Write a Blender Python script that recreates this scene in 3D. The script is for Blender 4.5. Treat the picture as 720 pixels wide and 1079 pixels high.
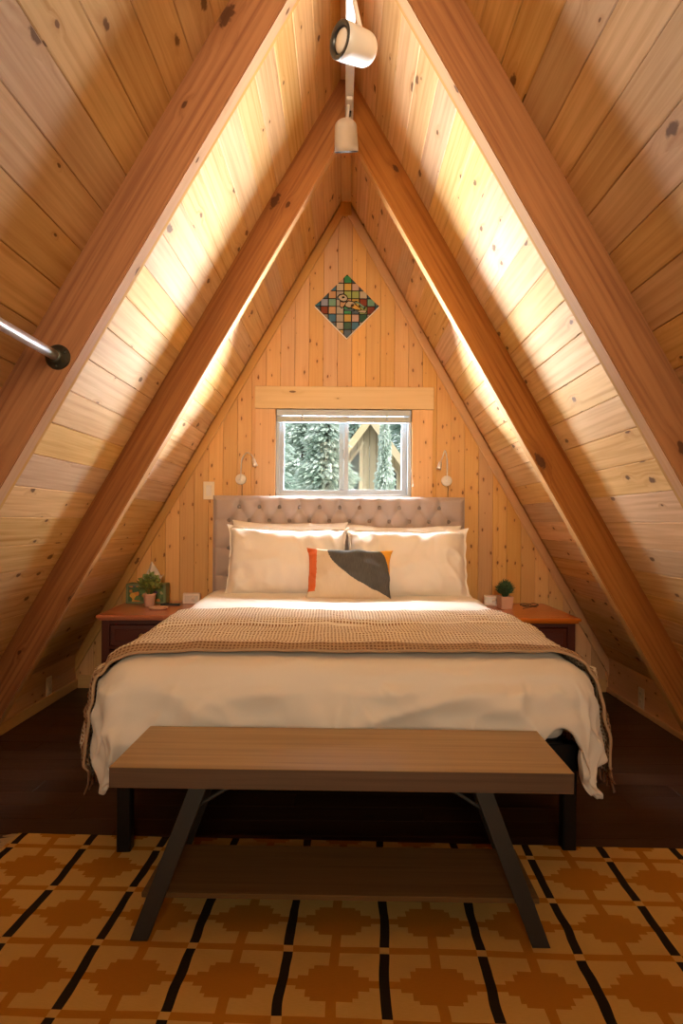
import bpy, bmesh, math, random
import numpy as np
from mathutils import Vector, Matrix, noise
PI = math.pi
R = math.radians
random.seed(7)
for o in list(bpy.data.objects):
    bpy.data.objects.remove(o)
SC = bpy.context.scene
COL = SC.collection

# ------------------------------------------------------------------ camera
F = 705.0
cam_d = bpy.data.cameras.new('camera')
cam = bpy.data.objects.new('camera', cam_d)
COL.objects.link(cam)
cam_d.sensor_fit = 'VERTICAL'
cam_d.sensor_height = 24.0
cam_d.lens = 24.0 * F / 1079.0
cam_d.shift_x = -2.0 / 1079.0
cam_d.shift_y = 10.5 / 1079.0
cam_d.clip_start = 0.05
cam.matrix_world = Matrix.Translation((0, 0, 1.09)) @ Matrix.Rotation(R(90), 4, 'X') @ Matrix.Rotation(R(0.45), 4, 'Z')
SC.camera = cam

# ------------------------------------------------------------------ view, world, lights
SC.view_settings.view_transform = 'Standard'
SC.view_settings.look = 'None'
SC.view_settings.exposure = 0.0
SC.view_settings.gamma = 1.0
SC.view_settings.use_curve_mapping = False
SC.cycles.use_denoising = True
SC.cycles.max_bounces = 10
SC.cycles.diffuse_bounces = 6
SC.cycles.sample_clamp_indirect = 6.0
SC.cycles.caustics_reflective = False
SC.cycles.caustics_refractive = False

w = bpy.data.worlds.new('sky')
SC.world = w
w.use_nodes = True
bg = w.node_tree.nodes['Background']
bg.inputs[0].default_value = (0.86, 0.94, 1.0, 1)
bg.inputs[1].default_value = 1.4


def area(name, loc, target, sx, sy, power, color, spread=180):
    d = bpy.data.lights.new(name, 'AREA')
    d.shape = 'RECTANGLE'
    d.size, d.size_y = sx, sy
    d.energy = power
    d.color = color
    d.spread = R(spread)
    o = bpy.data.objects.new(name, d)
    COL.objects.link(o)
    v = Vector(target) - Vector(loc)
    o.location = loc
    o.rotation_euler = v.to_track_quat('-Z', 'Y').to_euler()
    return o


DAY = (0.91, 0.95, 1.08)
# daylight bounced off the bright ground and banks outside the little window
area('daylight_low', (0, 6.0, 0.84), (0, 4.2, 1.45), 1.6, 0.72, 1650, DAY)
area('daylight_west', (-1.08, 5.95, 1.3), (0.35, 4.2, 1.6), 0.55, 1.5, 430, DAY)
area('daylight_east', (1.08, 5.95, 1.3), (-0.35, 4.2, 1.6), 0.55, 1.5, 430, DAY)
# open sky above the trees, falling through the window onto the bed
area('daylight_sky', (0, 5.7, 3.1), (0, 4.1, 1.3), 1.8, 0.9, 750, (0.95, 0.97, 1.0))
# added warm fill behind the camera, standing before an unseen window
area('fill_gable', (0, -2.45, 1.95), (0, 4.35, 3.0), 0.8, 1.1, 36, (1.0, 0.79, 0.52), 74)

sun_d = bpy.data.lights.new('sun', 'SUN')
sun_d.energy = 3.6
sun_d.angle = R(1.5)
sun_d.color = (1.0, 0.95, 0.86)
sun = bpy.data.objects.new('sun', sun_d)
COL.objects.link(sun)
sun.rotation_euler = Vector((-0.75, 0.45, -0.75)).to_track_quat('-Z', 'Y').to_euler()


# ------------------------------------------------------------------ node helpers
class NT:
    def __init__(s, name):
        s.m = bpy.data.materials.new(name)
        s.m.use_nodes = True
        s.t = s.m.node_tree
        s.b = s.t.nodes['Principled BSDF']
        s.out = s.t.nodes['Material Output']

    def n(s, typ, **kw):
        nd = s.t.nodes.new(typ)
        for k, v in kw.items():
            setattr(nd, k, v)
        return nd

    def set(s, sock, v):
        if isinstance(v, bpy.types.NodeSocket):
            s.t.links.new(v, sock)
        else:
            if isinstance(v, tuple) and len(v) == 3 and sock.type == 'RGBA':
                v = v + (1.0,)
            sock.default_value = v

    def math(s, op, a, b=0.0, c=None, clamp=False):
        nd = s.n('ShaderNodeMath', operation=op, use_clamp=clamp)
        s.set(nd.inputs[0], a)
        s.set(nd.inputs[1], b)
        if c is not None:
            s.set(nd.inputs[2], c)
        return nd.outputs[0]

    def mix(s, f, a, b, mode='MIX'):
        nd = s.n('ShaderNodeMix', data_type='RGBA', blend_type=mode)
        s.set(nd.inputs[0], f)
        s.set(nd.inputs[6], a)
        s.set(nd.inputs[7], b)
        return nd.outputs[2]

    def comb(s, x, y, z=0.0):
        nd = s.n('ShaderNodeCombineXYZ')
        s.set(nd.inputs[0], x)
        s.set(nd.inputs[1], y)
        s.set(nd.inputs[2], z)
        return nd.outputs[0]

    def smooth(s, v, a, b, lo=0.0, hi=1.0):
        nd = s.n('ShaderNodeMapRange', interpolation_type='SMOOTHSTEP')
        s.set(nd.inputs[0], v)
        nd.inputs[1].default_value = a
        nd.inputs[2].default_value = b
        nd.inputs[3].default_value = lo
        nd.inputs[4].default_value = hi
        return nd.outputs[0]

    def noise(s, vec, scale=1.0, detail=3.0, rough=0.5, dist=0.0):
        nd = s.n('ShaderNodeTexNoise')
        s.set(nd.inputs['Vector'], vec)
        nd.inputs['Scale'].default_value = scale
        nd.inputs['Detail'].default_value = detail
        nd.inputs['Roughness'].default_value = rough
        nd.inputs['Distortion'].default_value = dist
        return nd.outputs[0]

    def bump(s, h, strength=0.3, dist=0.002):
        nd = s.n('ShaderNodeBump')
        nd.inputs['Strength'].default_value = strength
        nd.inputs['Distance'].default_value = dist
        s.set(nd.inputs['Height'], h)
        s.t.links.new(nd.outputs[0], s.b.inputs['Normal'])

    def uv(s):
        u = s.n('ShaderNodeUVMap')
        sp = s.n('ShaderNodeSeparateXYZ')
        s.t.links.new(u.outputs[0], sp.inputs[0])
        return sp.outputs[0], sp.outputs[1]


def plain(name, col, rough=0.5, metal=0.0, noise_amt=0.0, scale=30, bump=0.0, spec=None, coat=0.0):
    t = NT(name)
    t.b.inputs['Roughness'].default_value = rough
    t.b.inputs['Metallic'].default_value = metal
    if spec is not None:
        t.b.inputs['Specular IOR Level'].default_value = spec
    if coat:
        t.b.inputs['Coat Weight'].default_value = coat
    tc = t.n('ShaderNodeTexCoord')
    nz = t.noise(tc.outputs['Object'], scale, 4)
    dark = tuple(c * (1 - max(noise_amt, 0.03)) for c in col)
    t.set(t.b.inputs['Base Color'], t.mix(nz, dark, col))
    if bump:
        t.bump(nz, bump, 0.002)
    return t.m


def wood(name, light, dark, knot=(0.12, 0.045, 0.015), rough=0.45, knots=0.25, var=0.25, grain=0.5, ring=28.0,
         cell_u=0.18, cell_v=0.1, ksize=0.13, bump=0.15, spec=0.4, hue=None, coat=0.0):
    """Timber: U runs along the grain in metres, every board has its own block of ten V units."""
    t = NT(name)
    u, v = t.uv()
    bid = t.math('FLOOR', t.math('DIVIDE', v, 10.0))
    wn = t.n('ShaderNodeTexWhiteNoise', noise_dimensions='1D')
    t.set(wn.inputs['W'], bid)
    r1 = wn.outputs['Value']
    sepc = t.n('ShaderNodeSeparateColor')
    t.set(sepc.inputs[0], wn.outputs['Color'])
    r2, r3 = sepc.outputs[0], sepc.outputs[1]
    uu = t.math('ADD', u, t.math('MULTIPLY', r1, 37.0))
    vv = t.math('SUBTRACT', v, t.math('MULTIPLY', bid, 10.0))
    # knots
    vo = t.n('ShaderNodeTexVoronoi', voronoi_dimensions='2D', feature='F1')
    vo.inputs['Scale'].default_value = 1.0
    t.set(vo.inputs['Vector'], t.comb(t.math('DIVIDE', uu, cell_u), t.math('DIVIDE', t.math('ADD', vv, t.math('MULTIPLY', r2, 5.0)), cell_v)))
    kc = t.n('ShaderNodeSeparateColor')
    t.set(kc.inputs[0], vo.outputs['Color'])
    present = t.math('GREATER_THAN', kc.outputs[0], 1.0 - knots)
    size = t.math('MULTIPLY_ADD', kc.outputs[1], 1.0, 0.3)
    kd = t.math('DIVIDE', vo.outputs['Distance'], size)
    wob = t.noise(t.comb(t.math('MULTIPLY', uu, 60.0), t.math('MULTIPLY', vv, 60.0)), 1.0, 2)
    kd = t.math('ADD', kd, t.math('MULTIPLY', t.math('SUBTRACT', wob, 0.5), 0.14))
    core = t.math('MULTIPLY', t.smooth(kd, ksize * 0.55, ksize, 1.0, 0.0), present)
    halo = t.math('MULTIPLY', t.smooth(kd, ksize * 0.8, ksize * 3.4, 1.0, 0.0), present)
    # grain, bent round the knots
    wv = t.noise(t.comb(t.math('MULTIPLY', uu, 1.1), t.math('MULTIPLY', vv, 7.0), t.math('MULTIPLY', r2, 9.0)), 1.0, 2)
    warp = t.math('ADD', t.math('MULTIPLY', wv, 1.6), t.math('MULTIPLY', halo, 0.9))
    phase = t.math('ADD', t.math('MULTIPLY', vv, ring), t.math('MULTIPLY', warp, 2.6))
    rings = t.math('MULTIPLY_ADD', t.math('SINE', t.math('MULTIPLY', phase, 2.2)), 0.5, 0.5)
    rings = t.math('POWER', rings, 2.2)
    rmask = t.noise(t.comb(t.math('MULTIPLY', uu, 2.2), t.math('MULTIPLY', vv, 22.0), r3), 1.0, 3)
    rings = t.math('MULTIPLY', rings, t.smooth(rmask, 0.38, 0.62))
    streak = t.noise(t.comb(t.math('MULTIPLY', uu, 1.3), t.math('MULTIPLY', t.math('ADD', vv, t.math('MULTIPLY', halo, 0.012)), 55.0), r2), 1.0, 4, 0.6, 0.4)
    fine = t.noise(t.comb(t.math('MULTIPLY', uu, 3.0), t.math('MULTIPLY', vv, 160.0), r1), 1.0, 4, 0.6)
    blot = t.noise(t.comb(t.math('MULTIPLY', uu, 1.6), t.math('MULTIPLY', vv, 5.0), r3), 1.0, 2)
    g = t.math('ADD', t.math('MULTIPLY', rings, 0.32 * grain), t.math('MULTIPLY', fine, 0.3 * grain))
    g = t.math('ADD', g, t.math('MULTIPLY', t.smooth(streak, 0.35, 0.7), 0.5 * grain))
    g = t.math('ADD', g, t.math('MULTIPLY', t.math('SUBTRACT', blot, 0.45), 0.55), clamp=True)
    col = t.mix(g, light, dark)
    br = t.math('MULTIPLY_ADD', r3, var * 2, 1.0 - var)
    hs = t.n('ShaderNodeHueSaturation')
    t.set(hs.inputs['Hue'], t.math('MULTIPLY_ADD', r2, 0.010, 0.496))
    t.set(hs.inputs['Saturation'], t.math('MULTIPLY_ADD', r1, 0.25, 0.88))
    t.set(hs.inputs['Value'], br)
    t.set(hs.inputs['Color'], col)
    col = t.mix(t.math('MULTIPLY', halo, 0.22), hs.outputs[0], dark)
    col = t.mix(t.math('MULTIPLY', core, 0.85), col, knot)
    t.set(t.b.inputs['Base Color'], col)
    t.set(t.b.inputs['Roughness'], t.math('MULTIPLY_ADD', fine, 0.2, rough - 0.1))
    t.b.inputs['Specular IOR Level'].default_value = spec
    if coat:
        t.b.inputs['Coat Weight'].default_value = coat
        t.b.inputs['Coat Roughness'].default_value = 0.15
    t.bump(t.math('ADD', fine, t.math('MULTIPLY', rings, 0.5)), bump, 0.001)
    return t.m


def fabric(name, col, col2=None, scale=900.0, rough=0.9, bump=0.25, sheen=0.2, mottled=0.1):
    t = NT(name)
    tc = t.n('ShaderNodeTexCoord')
    nz = t.noise(tc.outputs['Object'], scale, 2)
    big = t.noise(tc.outputs['Object'], 6.0, 3)
    col2 = col2 or tuple(c * 0.85 for c in col)
    c = t.mix(nz, col2, col)
    c = t.mix(t.math('MULTIPLY', big, mottled), c, col2)
    t.set(t.b.inputs['Base Color'], c)
    t.b.inputs['Roughness'].default_value = rough
    t.b.inputs['Specular IOR Level'].default_value = 0.15
    t.b.inputs['Sheen Weight'].default_value = sheen
    t.bump(nz, bump, 0.0006)
    return t.m


# ------------------------------------------------------------------ materials
M = {}
M['deck'] = wood('pine_decking', (0.76, 0.50, 0.235), (0.47, 0.235, 0.07), knot=(0.12, 0.055, 0.02), knots=0.26, var=0.12, grain=0.75,
                 ring=95, cell_u=0.2, cell_v=0.1, ksize=0.13, rough=0.75, spec=0.15)
M['pine'] = wood('pine_boards', (0.71, 0.42, 0.18), (0.50, 0.235, 0.075), knot=(0.14, 0.045, 0.012), knots=0.5, var=0.16, grain=0.45,
                 ring=150, cell_u=0.12, cell_v=0.055, ksize=0.11, rough=0.5, spec=0.25)
M['trimwood'] = wood('pine_trim', (0.66, 0.41, 0.18), (0.46, 0.22, 0.065), knots=0.25, var=0.08, grain=0.4, ring=24, cell_u=0.25, cell_v=0.1,
                     ksize=0.1, rough=0.42)
M['casing'] = wood('pine_casing', (0.68, 0.48, 0.25), (0.50, 0.30, 0.12), knots=0.35, var=0.08, grain=0.4, ring=24, cell_u=0.3, cell_v=0.1,
                   ksize=0.12, rough=0.45)
M['beam'] = wood('rafter_timber', (0.42, 0.165, 0.038), (0.20, 0.062, 0.013), knot=(0.07, 0.025, 0.01), knots=0.22, var=0.08, grain=0.95,
                 ring=120, cell_u=0.3, cell_v=0.14, ksize=0.13, rough=0.7, spec=0.15)
M['beam_edge'] = wood('rafter_edge_timber', (0.62, 0.36, 0.14), (0.46, 0.22, 0.07), knots=0.1, var=0.08, grain=0.5, ring=100, rough=0.8, spec=0.1)
M['floor'] = wood('dark_floor_planks', (0.060, 0.026, 0.013), (0.028, 0.011, 0.006), knot=(0.02, 0.01, 0.005), knots=0.05, var=0.3, grain=0.8,
                  ring=40, rough=0.42, spec=0.3)
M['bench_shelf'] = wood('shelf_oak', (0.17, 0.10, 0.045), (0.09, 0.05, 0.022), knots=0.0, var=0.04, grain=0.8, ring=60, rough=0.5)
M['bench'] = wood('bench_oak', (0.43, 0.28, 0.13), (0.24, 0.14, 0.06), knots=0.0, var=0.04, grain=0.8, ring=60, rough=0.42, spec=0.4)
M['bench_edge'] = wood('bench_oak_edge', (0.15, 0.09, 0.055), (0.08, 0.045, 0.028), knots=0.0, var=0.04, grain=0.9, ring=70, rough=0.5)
M['mahogany'] = wood('mahogany_dark', (0.085, 0.016, 0.009), (0.045, 0.009, 0.005), knots=0.0, var=0.05, grain=0.5, ring=30, rough=0.4)
M['orange'] = wood('orange_reflection_top', (0.56, 0.15, 0.028), (0.40, 0.09, 0.015), knots=0.0, var=0.05, grain=0.5, ring=30, rough=0.3, coat=0.5)  # orange of the tops is the wall's reflection, painted into the colour
M['dark_gap'] = plain('dark_gap', (0.03, 0.015, 0.008), 0.9)
M['black_metal'] = plain('black_metal', (0.012, 0.012, 0.013), 0.45, 0.6)
M['charcoal'] = plain('charcoal_metal', (0.045, 0.045, 0.042), 0.55, 0.3, 0.1)
M['chrome'] = plain('chrome', (0.86, 0.85, 0.83), 0.28, 0.7)
M['old_iron'] = plain('old_iron', (0.11, 0.105, 0.08), 0.45, 0.8, 0.5, 90, 0.4)
M['white_metal'] = plain('white_enamel', (0.62, 0.585, 0.55), 0.35, 0.0)
M['vinyl'] = plain('white_vinyl', (0.42, 0.46, 0.50), 0.45)
M['ivory'] = plain('ivory_plastic', (0.86, 0.76, 0.58), 0.4)
M['white_plastic'] = plain('white_plastic', (0.80, 0.76, 0.70), 0.35)
M['rubber'] = plain('black_plastic', (0.015, 0.015, 0.017), 0.35)
M['bulb'] = plain('frosted_bulb', (0.62, 0.6, 0.58), 0.25, 0.0)
M['brass'] = plain('aged_brass', (0.55, 0.36, 0.14), 0.35, 1.0)
M['linen'] = fabric('white_cotton', (0.86, 0.80, 0.74), (0.80, 0.74, 0.68), 500, mottled=0.05)
M['duvet'] = fabric('white_duvet_cotton', (0.84, 0.78, 0.71), (0.77, 0.71, 0.64), 500, mottled=0.06)
M['head_fabric'] = fabric('greige_upholstery', (0.46, 0.36, 0.32), (0.35, 0.27, 0.24), 700, bump=0.5, sheen=0.35)
M['button_fabric'] = fabric('button_upholstery', (0.27, 0.21, 0.185), (0.2, 0.16, 0.14), 700, bump=0.3)
M['mattress'] = fabric('mattress_ticking', (0.7, 0.66, 0.6), None, 300)
M['terracotta'] = plain('blush_ceramic', (0.66, 0.42, 0.31), 0.55, 0, 0.06)
M['soil'] = plain('potting_soil', (0.04, 0.025, 0.015), 0.95, 0, 0.4, 200, 0.6)
M['leaf'] = plain('olive_leaf', (0.26, 0.33, 0.08), 0.5, 0, 0.5, 60)
M['leaf_dark'] = plain('deep_green_leaf', (0.08, 0.17, 0.075), 0.5, 0, 0.5, 60)
M['paper'] = plain('tissue_paper', (0.78, 0.68, 0.58), 0.9)
M['clock'] = plain('blush_white_plastic', (0.72, 0.60, 0.53), 0.5)
M['clock_face'] = plain('grey_display', (0.52, 0.43, 0.38), 0.3)


def glass_pane():
    t = NT('window_glass')
    tr = t.n('ShaderNodeBsdfTransparent')
    tr.inputs[0].default_value = (0.97, 0.99, 0.98, 1)
    gl = t.n('ShaderNodeBsdfGlossy')
    gl.inputs['Roughness'].default_value = 0.02
    fr = t.n('ShaderNodeFresnel')
    fr.inputs[0].default_value = 1.45
    mx = t.n('ShaderNodeMixShader')
    t.set(mx.inputs[0], t.math('MULTIPLY', fr.outputs[0], 0.04))
    t.t.links.new(tr.outputs[0], mx.inputs[1])
    t.t.links.new(gl.outputs[0], mx.inputs[2])
    t.t.links.new(mx.outputs[0], t.out.inputs['Surface'])
    return t.m


M['glass'] = glass_pane()


def waffle_mat():
    t = NT('waffle_knit')
    u, v = t.uv()
    p = 2 * PI / 0.0135
    jit = t.noise(t.comb(t.math('MULTIPLY', u, 14.0), t.math('MULTIPLY', v, 14.0)), 1.0, 2)
    j = t.math('MULTIPLY', jit, 3.0)
    su = t.math('SINE', t.math('ADD', t.math('MULTIPLY', u, p), j))
    sv = t.math('SINE', t.math('ADD', t.math('MULTIPLY', v, p * 0.75), j))
    h = t.math('MULTIPLY_ADD', t.math('MAXIMUM', su, sv), 0.5, 0.5)
    big = t.noise(t.comb(t.math('MULTIPLY', u, 3.0), t.math('MULTIPLY', v, 9.0)), 1.0, 3)
    col = t.mix(t.smooth(h, 0.25, 0.8), (0.27, 0.13, 0.05), (0.90, 0.80, 0.66))  # window light on ridges and shade in hollows painted into the knit
    band = t.smooth(v, 0.050, 0.058, 1.0, 0.0)  # front edge out of the window light, its shade painted as darker brown
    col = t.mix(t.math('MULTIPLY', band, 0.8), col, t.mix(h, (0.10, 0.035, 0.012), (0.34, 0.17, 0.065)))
    col = t.mix(t.math('MULTIPLY', big, 0.2), col, (0.52, 0.36, 0.22))
    t.set(t.b.inputs['Base Color'], col)
    t.b.inputs['Roughness'].default_value = 0.95
    t.b.inputs['Specular IOR Level'].default_value = 0.1
    t.bump(h, 0.9, 0.004)
    return t.m


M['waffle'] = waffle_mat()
M['tassel'] = fabric('brown_yarn', (0.22, 0.10, 0.045), None, 400)


def lumbar_mat():
    t = NT('lumbar_weave')
    u, v = t.uv()          # 0..1 over the front
    rag = t.noise(t.comb(t.math('MULTIPLY', u, 6.0), t.math('MULTIPLY', v, 70.0)), 1.0, 2)
    rag = t.math('MULTIPLY', t.math('SUBTRACT', rag, 0.5), 0.03)
    uu = t.math('ADD', u, rag)
    weave = t.noise(t.comb(t.math('MULTIPLY', u, 160.0), t.math('MULTIPLY', v, 9.0)), 1.0, 3)
    cream = t.mix(weave, (0.62, 0.50, 0.37), (0.72, 0.60, 0.46))
    red = t.mix(weave, (0.52, 0.10, 0.03), (0.70, 0.17, 0.055))
    grey = t.mix(weave, (0.035, 0.033, 0.032), (0.135, 0.125, 0.115))
    must = (0.72, 0.33, 0.04)
    # charcoal field: below-left limit runs from (.25,1) to (1,.05)
    x = t.math('DIVIDE', t.math('SUBTRACT', uu, 0.25), 0.75)
    lim = t.math('SUBTRACT', 1.0, t.math('MULTIPLY', 0.94, t.math('POWER', t.math('MAXIMUM', x, 0.0), 0.5)))
    ing = t.math('MULTIPLY', t.math('GREATER_THAN', v, lim), t.math('GREATER_THAN', x, 0.0))
    col = t.mix(ing, cream, grey)
    # mustard corner outside an ellipse
    ex = t.math('DIVIDE', t.math('SUBTRACT', uu, 0.74), 0.25)
    ey = t.math('DIVIDE', t.math('SUBTRACT', v, 0.25), 0.78)
    rr = t.math('ADD', t.math('POWER', t.math('ABSOLUTE', ex), 2.0), t.math('POWER', t.math('ABSOLUTE', ey), 2.0))
    inm = t.math('MULTIPLY', t.math('GREATER_THAN', rr, 1.0), t.math('MULTIPLY', t.math('GREATER_THAN', u, 0.74), t.math('GREATER_THAN', v, 0.5)))
    col = t.mix(inm, col, must)
    inr = t.math('MULTIPLY', t.math('LESS_THAN', uu, 0.125), t.math('GREATER_THAN', v, 0.17))
    col = t.mix(inr, col, red)
    t.set(t.b.inputs['Base Color'], col)
    t.b.inputs['Roughness'].default_value = 0.95
    t.b.inputs['Specular IOR Level'].default_value = 0.1
    t.bump(weave, 0.5, 0.002)
    return t.m


M['lumbar'] = lumbar_mat()


def fruit_mat():
    t = NT('fruit_print')
    tc = t.n('ShaderNodeTexCoord')
    vo = t.n('ShaderNodeTexVoronoi', feature='F1')
    vo.inputs['Scale'].default_value = 30.0
    mp = t.n('ShaderNodeMapping')
    mp.inputs['Scale'].default_value = (1, 0, 1)
    t.t.links.new(tc.outputs['Object'], mp.inputs[0])
    t.set(vo.inputs['Vector'], mp.outputs[0])
    cr = t.n('ShaderNodeValToRGB')
    cr.color_ramp.interpolation = 'CONSTANT'
    cols = [(0.0, (0.05, 0.11, 0.03)), (0.22, (0.55, 0.20, 0.02)), (0.42, (0.10, 0.18, 0.04)), (0.55, (0.60, 0.33, 0.03)), (0.72, (0.07, 0.03, 0.10)),
            (0.85, (0.35, 0.30, 0.12))]
    el = cr.color_ramp.elements
    el[0].position, el[0].color = 0.0, cols[0][1] + (1,)
    el[1].position, el[1].color = cols[1][0], cols[1][1] + (1,)
    for p, c in cols[2:]:
        e = el.new(p)
        e.color = c + (1,)
    sc = t.n('ShaderNodeSeparateColor')
    t.set(sc.inputs[0], vo.outputs['Color'])
    t.set(cr.inputs[0], sc.outputs[0])
    col = t.mix(t.smooth(vo.outputs['Distance'], 0.55, 0.72), cr.outputs[0], (0.06, 0.10, 0.03))
    t.set(t.b.inputs['Base Color'], col)
    t.b.inputs['Roughness'].default_value = 0.5
    return t.m


M['fruit'] = fruit_mat()
M['box_green'] = plain('sage_green_card', (0.16, 0.20, 0.09), 0.6)


def rug_mat(name, a, b):
    t = NT(name)
    tc = t.n('ShaderNodeTexCoord')
    mp = t.n('ShaderNodeMapping')
    mp.inputs['Scale'].default_value = (60, 500, 1)
    t.t.links.new(tc.outputs['Object'], mp.inputs[0])
    nz = t.noise(mp.outputs[0], 1.0, 3)
    big = t.noise(tc.outputs['Object'], 3.0, 3)
    c = t.mix(nz, a, b)
    c = t.mix(t.math('MULTIPLY', big, 0.3), c, a)
    t.set(t.b.inputs['Base Color'], c)
    t.b.inputs['Roughness'].default_value = 0.95
    t.b.inputs['Specular IOR Level'].default_value = 0.1
    t.bump(nz, 0.6, 0.002)
    return t.m


M['rug_gold'] = rug_mat('rug_gold_wool', (0.66, 0.40, 0.10), (0.80, 0.54, 0.18))
M['rug_ochre'] = rug_mat('rug_ochre_wool', (0.48, 0.20, 0.016), (0.58, 0.26, 0.028))
M['rug_dark'] = rug_mat('rug_dark_wool', (0.020, 0.014, 0.010), (0.04, 0.028, 0.018))
M['rug_fringe'] = fabric('rug_fringe_yarn', (0.62, 0.45, 0.22), None, 300)


# ------------------------------------------------------------------ mesh builder
class MB:
    def __init__(s):
        s.v, s.f, s.uvs, s.mi, s.sm = [], [], [], [], []

    def face(s, idx, uv=None, mi=0, smooth=False):
        s.f.append(tuple(idx))
        s.uvs.append(uv or [(0.0, 5.0)] * len(idx))
        s.mi.append(mi)
        s.sm.append(smooth)

    def poly(s, pts, uv=None, mi=0, smooth=False):
        b = len(s.v)
        s.v.extend([tuple(p) for p in pts])
        s.face(range(b, b + len(pts)), uv, mi, smooth)

    def bmesh_local(s, bm, mat, grain, mi, smooth=False):
        """append a bmesh given in local axes; UV: U along the grain axis, V across, each piece its own ten-unit block"""
        k = random.randint(0, 90) * 10 + 5
        off = random.random() * 3
        b = len(s.v)
        bm.verts.index_update()
        bm.normal_update()
        for vv in bm.verts:
            s.v.append(tuple(mat @ vv.co))
        oth = [a for a in range(3) if a != grain]
        for f in bm.faces:
            n = f.normal
            d = max(range(3), key=lambda a: abs(n[a]))
            if d == grain:
                ua, va = oth
            else:
                ua = grain
                va = [a for a in oth if a != d][0]
            s.face([b + x.index for x in f.verts], [(x.co[ua] + off, x.co[va] + k) for x in f.verts], mi, smooth)

    def box(s, c, size, mat=None, grain=0, bevel=0.0, mi=0, seg=1, rot=None):
        bm = bmesh.new()
        bmesh.ops.create_cube(bm, size=1.0)
        bmesh.ops.scale(bm, vec=size, verts=bm.verts)
        if bevel > 0:
            bmesh.ops.bevel(bm, geom=list(bm.edges), offset=bevel, segments=seg, profile=0.5, affect='EDGES')
        T = Matrix.Translation(c)
        if rot is not None:
            T = T @ rot
        if mat is not None:
            T = mat @ T
        s.bmesh_local(bm, T, grain, mi)
        bm.free()

    def bar(s, p0, p1, wid, thick, up=(0, 1, 0), bevel=0.001, mi=0):
        p0, p1 = Vector(p0), Vector(p1)
        x = (p1 - p0).normalized()
        z = Vector(up)
        z = (z - x * z.dot(x)).normalized()
        y = z.cross(x)
        rot = Matrix((x, y, z)).transposed().to_4x4()
        s.box((0, 0, 0), ((p1 - p0).length, wid, thick), Matrix.Translation((p0 + p1) / 2) @ rot, 0, bevel, mi)

    def lathe(s, prof, mat=None, n=24, mi=0, closed=True):
        mat = mat or Matrix.Identity(4)
        b = len(s.v)
        for (r, z) in prof:
            for i in range(n):
                a = 2 * PI * i / n
                s.v.append(tuple(mat @ Vector((r * math.cos(a), r * math.sin(a), z))))
        for j in range(len(prof) - 1):
            for i in range(n):
                i2 = (i + 1) % n
                s.face((b + j * n + i, b + j * n + i2, b + (j + 1) * n + i2, b + (j + 1) * n + i), None, mi, True)
        if closed:
            if prof[0][0] > 1e-5:
                s.face([b + i for i in range(n)][::-1], None, mi)
            if prof[-1][0] > 1e-5:
                s.face([b + (len(prof) - 1) * n + i for i in range(n)], None, mi)

    def tube(s, pts, r, n=10, mi=0):
        pts = [Vector(p) for p in pts]
        rs = r if isinstance(r, (list, tuple)) else [r] * len(pts)
        b = len(s.v)
        prev = None
        for i, p in enumerate(pts):
            d = (pts[min(i + 1, len(pts) - 1)] - pts[max(i - 1, 0)]).normalized()
            if prev is None:
                a = Vector((0, 0, 1)) if abs(d.z) < 0.9 else Vector((1, 0, 0))
                x = d.cross(a).normalized()
            else:
                x = (prev - d * prev.dot(d)).normalized()
            prev = x
            y = d.cross(x)
            for k in range(n):
                a = 2 * PI * k / n
                s.v.append(tuple(p + (x * math.cos(a) + y * math.sin(a)) * rs[i]))
        for j in range(len(pts) - 1):
            for i in range(n):
                i2 = (i + 1) % n
                s.face((b + j * n + i, b + j * n + i2, b + (j + 1) * n + i2, b + (j + 1) * n + i), None, mi, True)
        s.face([b + i for i in range(n)][::-1], None, mi)
        s.face([b + (len(pts) - 1) * n + i for i in range(n)], None, mi)

    def grid(s, fn, nu, nv, uvf=None, mi=0, flip=False):
        b = len(s.v)
        for j in range(nv + 1):
            for i in range(nu + 1):
                s.v.append(tuple(fn(i / nu, j / nv)))
        for j in range(nv):
            for i in range(nu):
                q = [(i, j), (i + 1, j), (i + 1, j + 1), (i, j + 1)]
                if flip:
                    q = q[::-1]
                m = mi(i, j) if callable(mi) else mi
                s.face([b + y * (nu + 1) + x for x, y in q], [uvf(x / nu, y / nv) for x, y in q] if uvf else None, m, True)

    def build(s, name, mats, parent=None, recalc=True):
        me = bpy.data.meshes.new(name)
        me.from_pydata(s.v, [], s.f)
        if not isinstance(mats, (list, tuple)):
            mats = [mats]
        for m in mats:
            me.materials.append(m)
        me.polygons.foreach_set('material_index', s.mi)
        me.polygons.foreach_set('use_smooth', s.sm)
        uvl = me.uv_layers.new(name='UVMap')
        flat = [c for f in s.uvs for p in f for c in p]
        uvl.data.foreach_set('uv', flat)
        if recalc:
            bm = bmesh.new()
            bm.from_mesh(me)
            bmesh.ops.recalc_face_normals(bm, faces=bm.faces)
            bm.to_mesh(me)
            bm.free()
        me.validate()
        o = bpy.data.objects.new(name, me)
        COL.objects.link(o)
        if parent is not None:
            o.parent = parent
        return o


def tag(o, label=None, cat=None, group=None, kind=None):
    if label:
        o['label'] = label
    if cat:
        o['category'] = cat
    if group:
        o['group'] = group
    if kind:
        o['kind'] = kind
    return o


def empty(name, loc=(0, 0, 0), rz=0.0):
    o = bpy.data.objects.new(name, None)
    COL.objects.link(o)
    o.location = loc
    o.rotation_euler = (0, 0, rz)
    o.empty_display_size = 0.1
    return o


def copy_tree(o, parent=None):
    c = o.copy()
    COL.objects.link(c)
    c.parent = parent
    for ch in list(o.children):
        copy_tree(ch, c)
    return c


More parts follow.
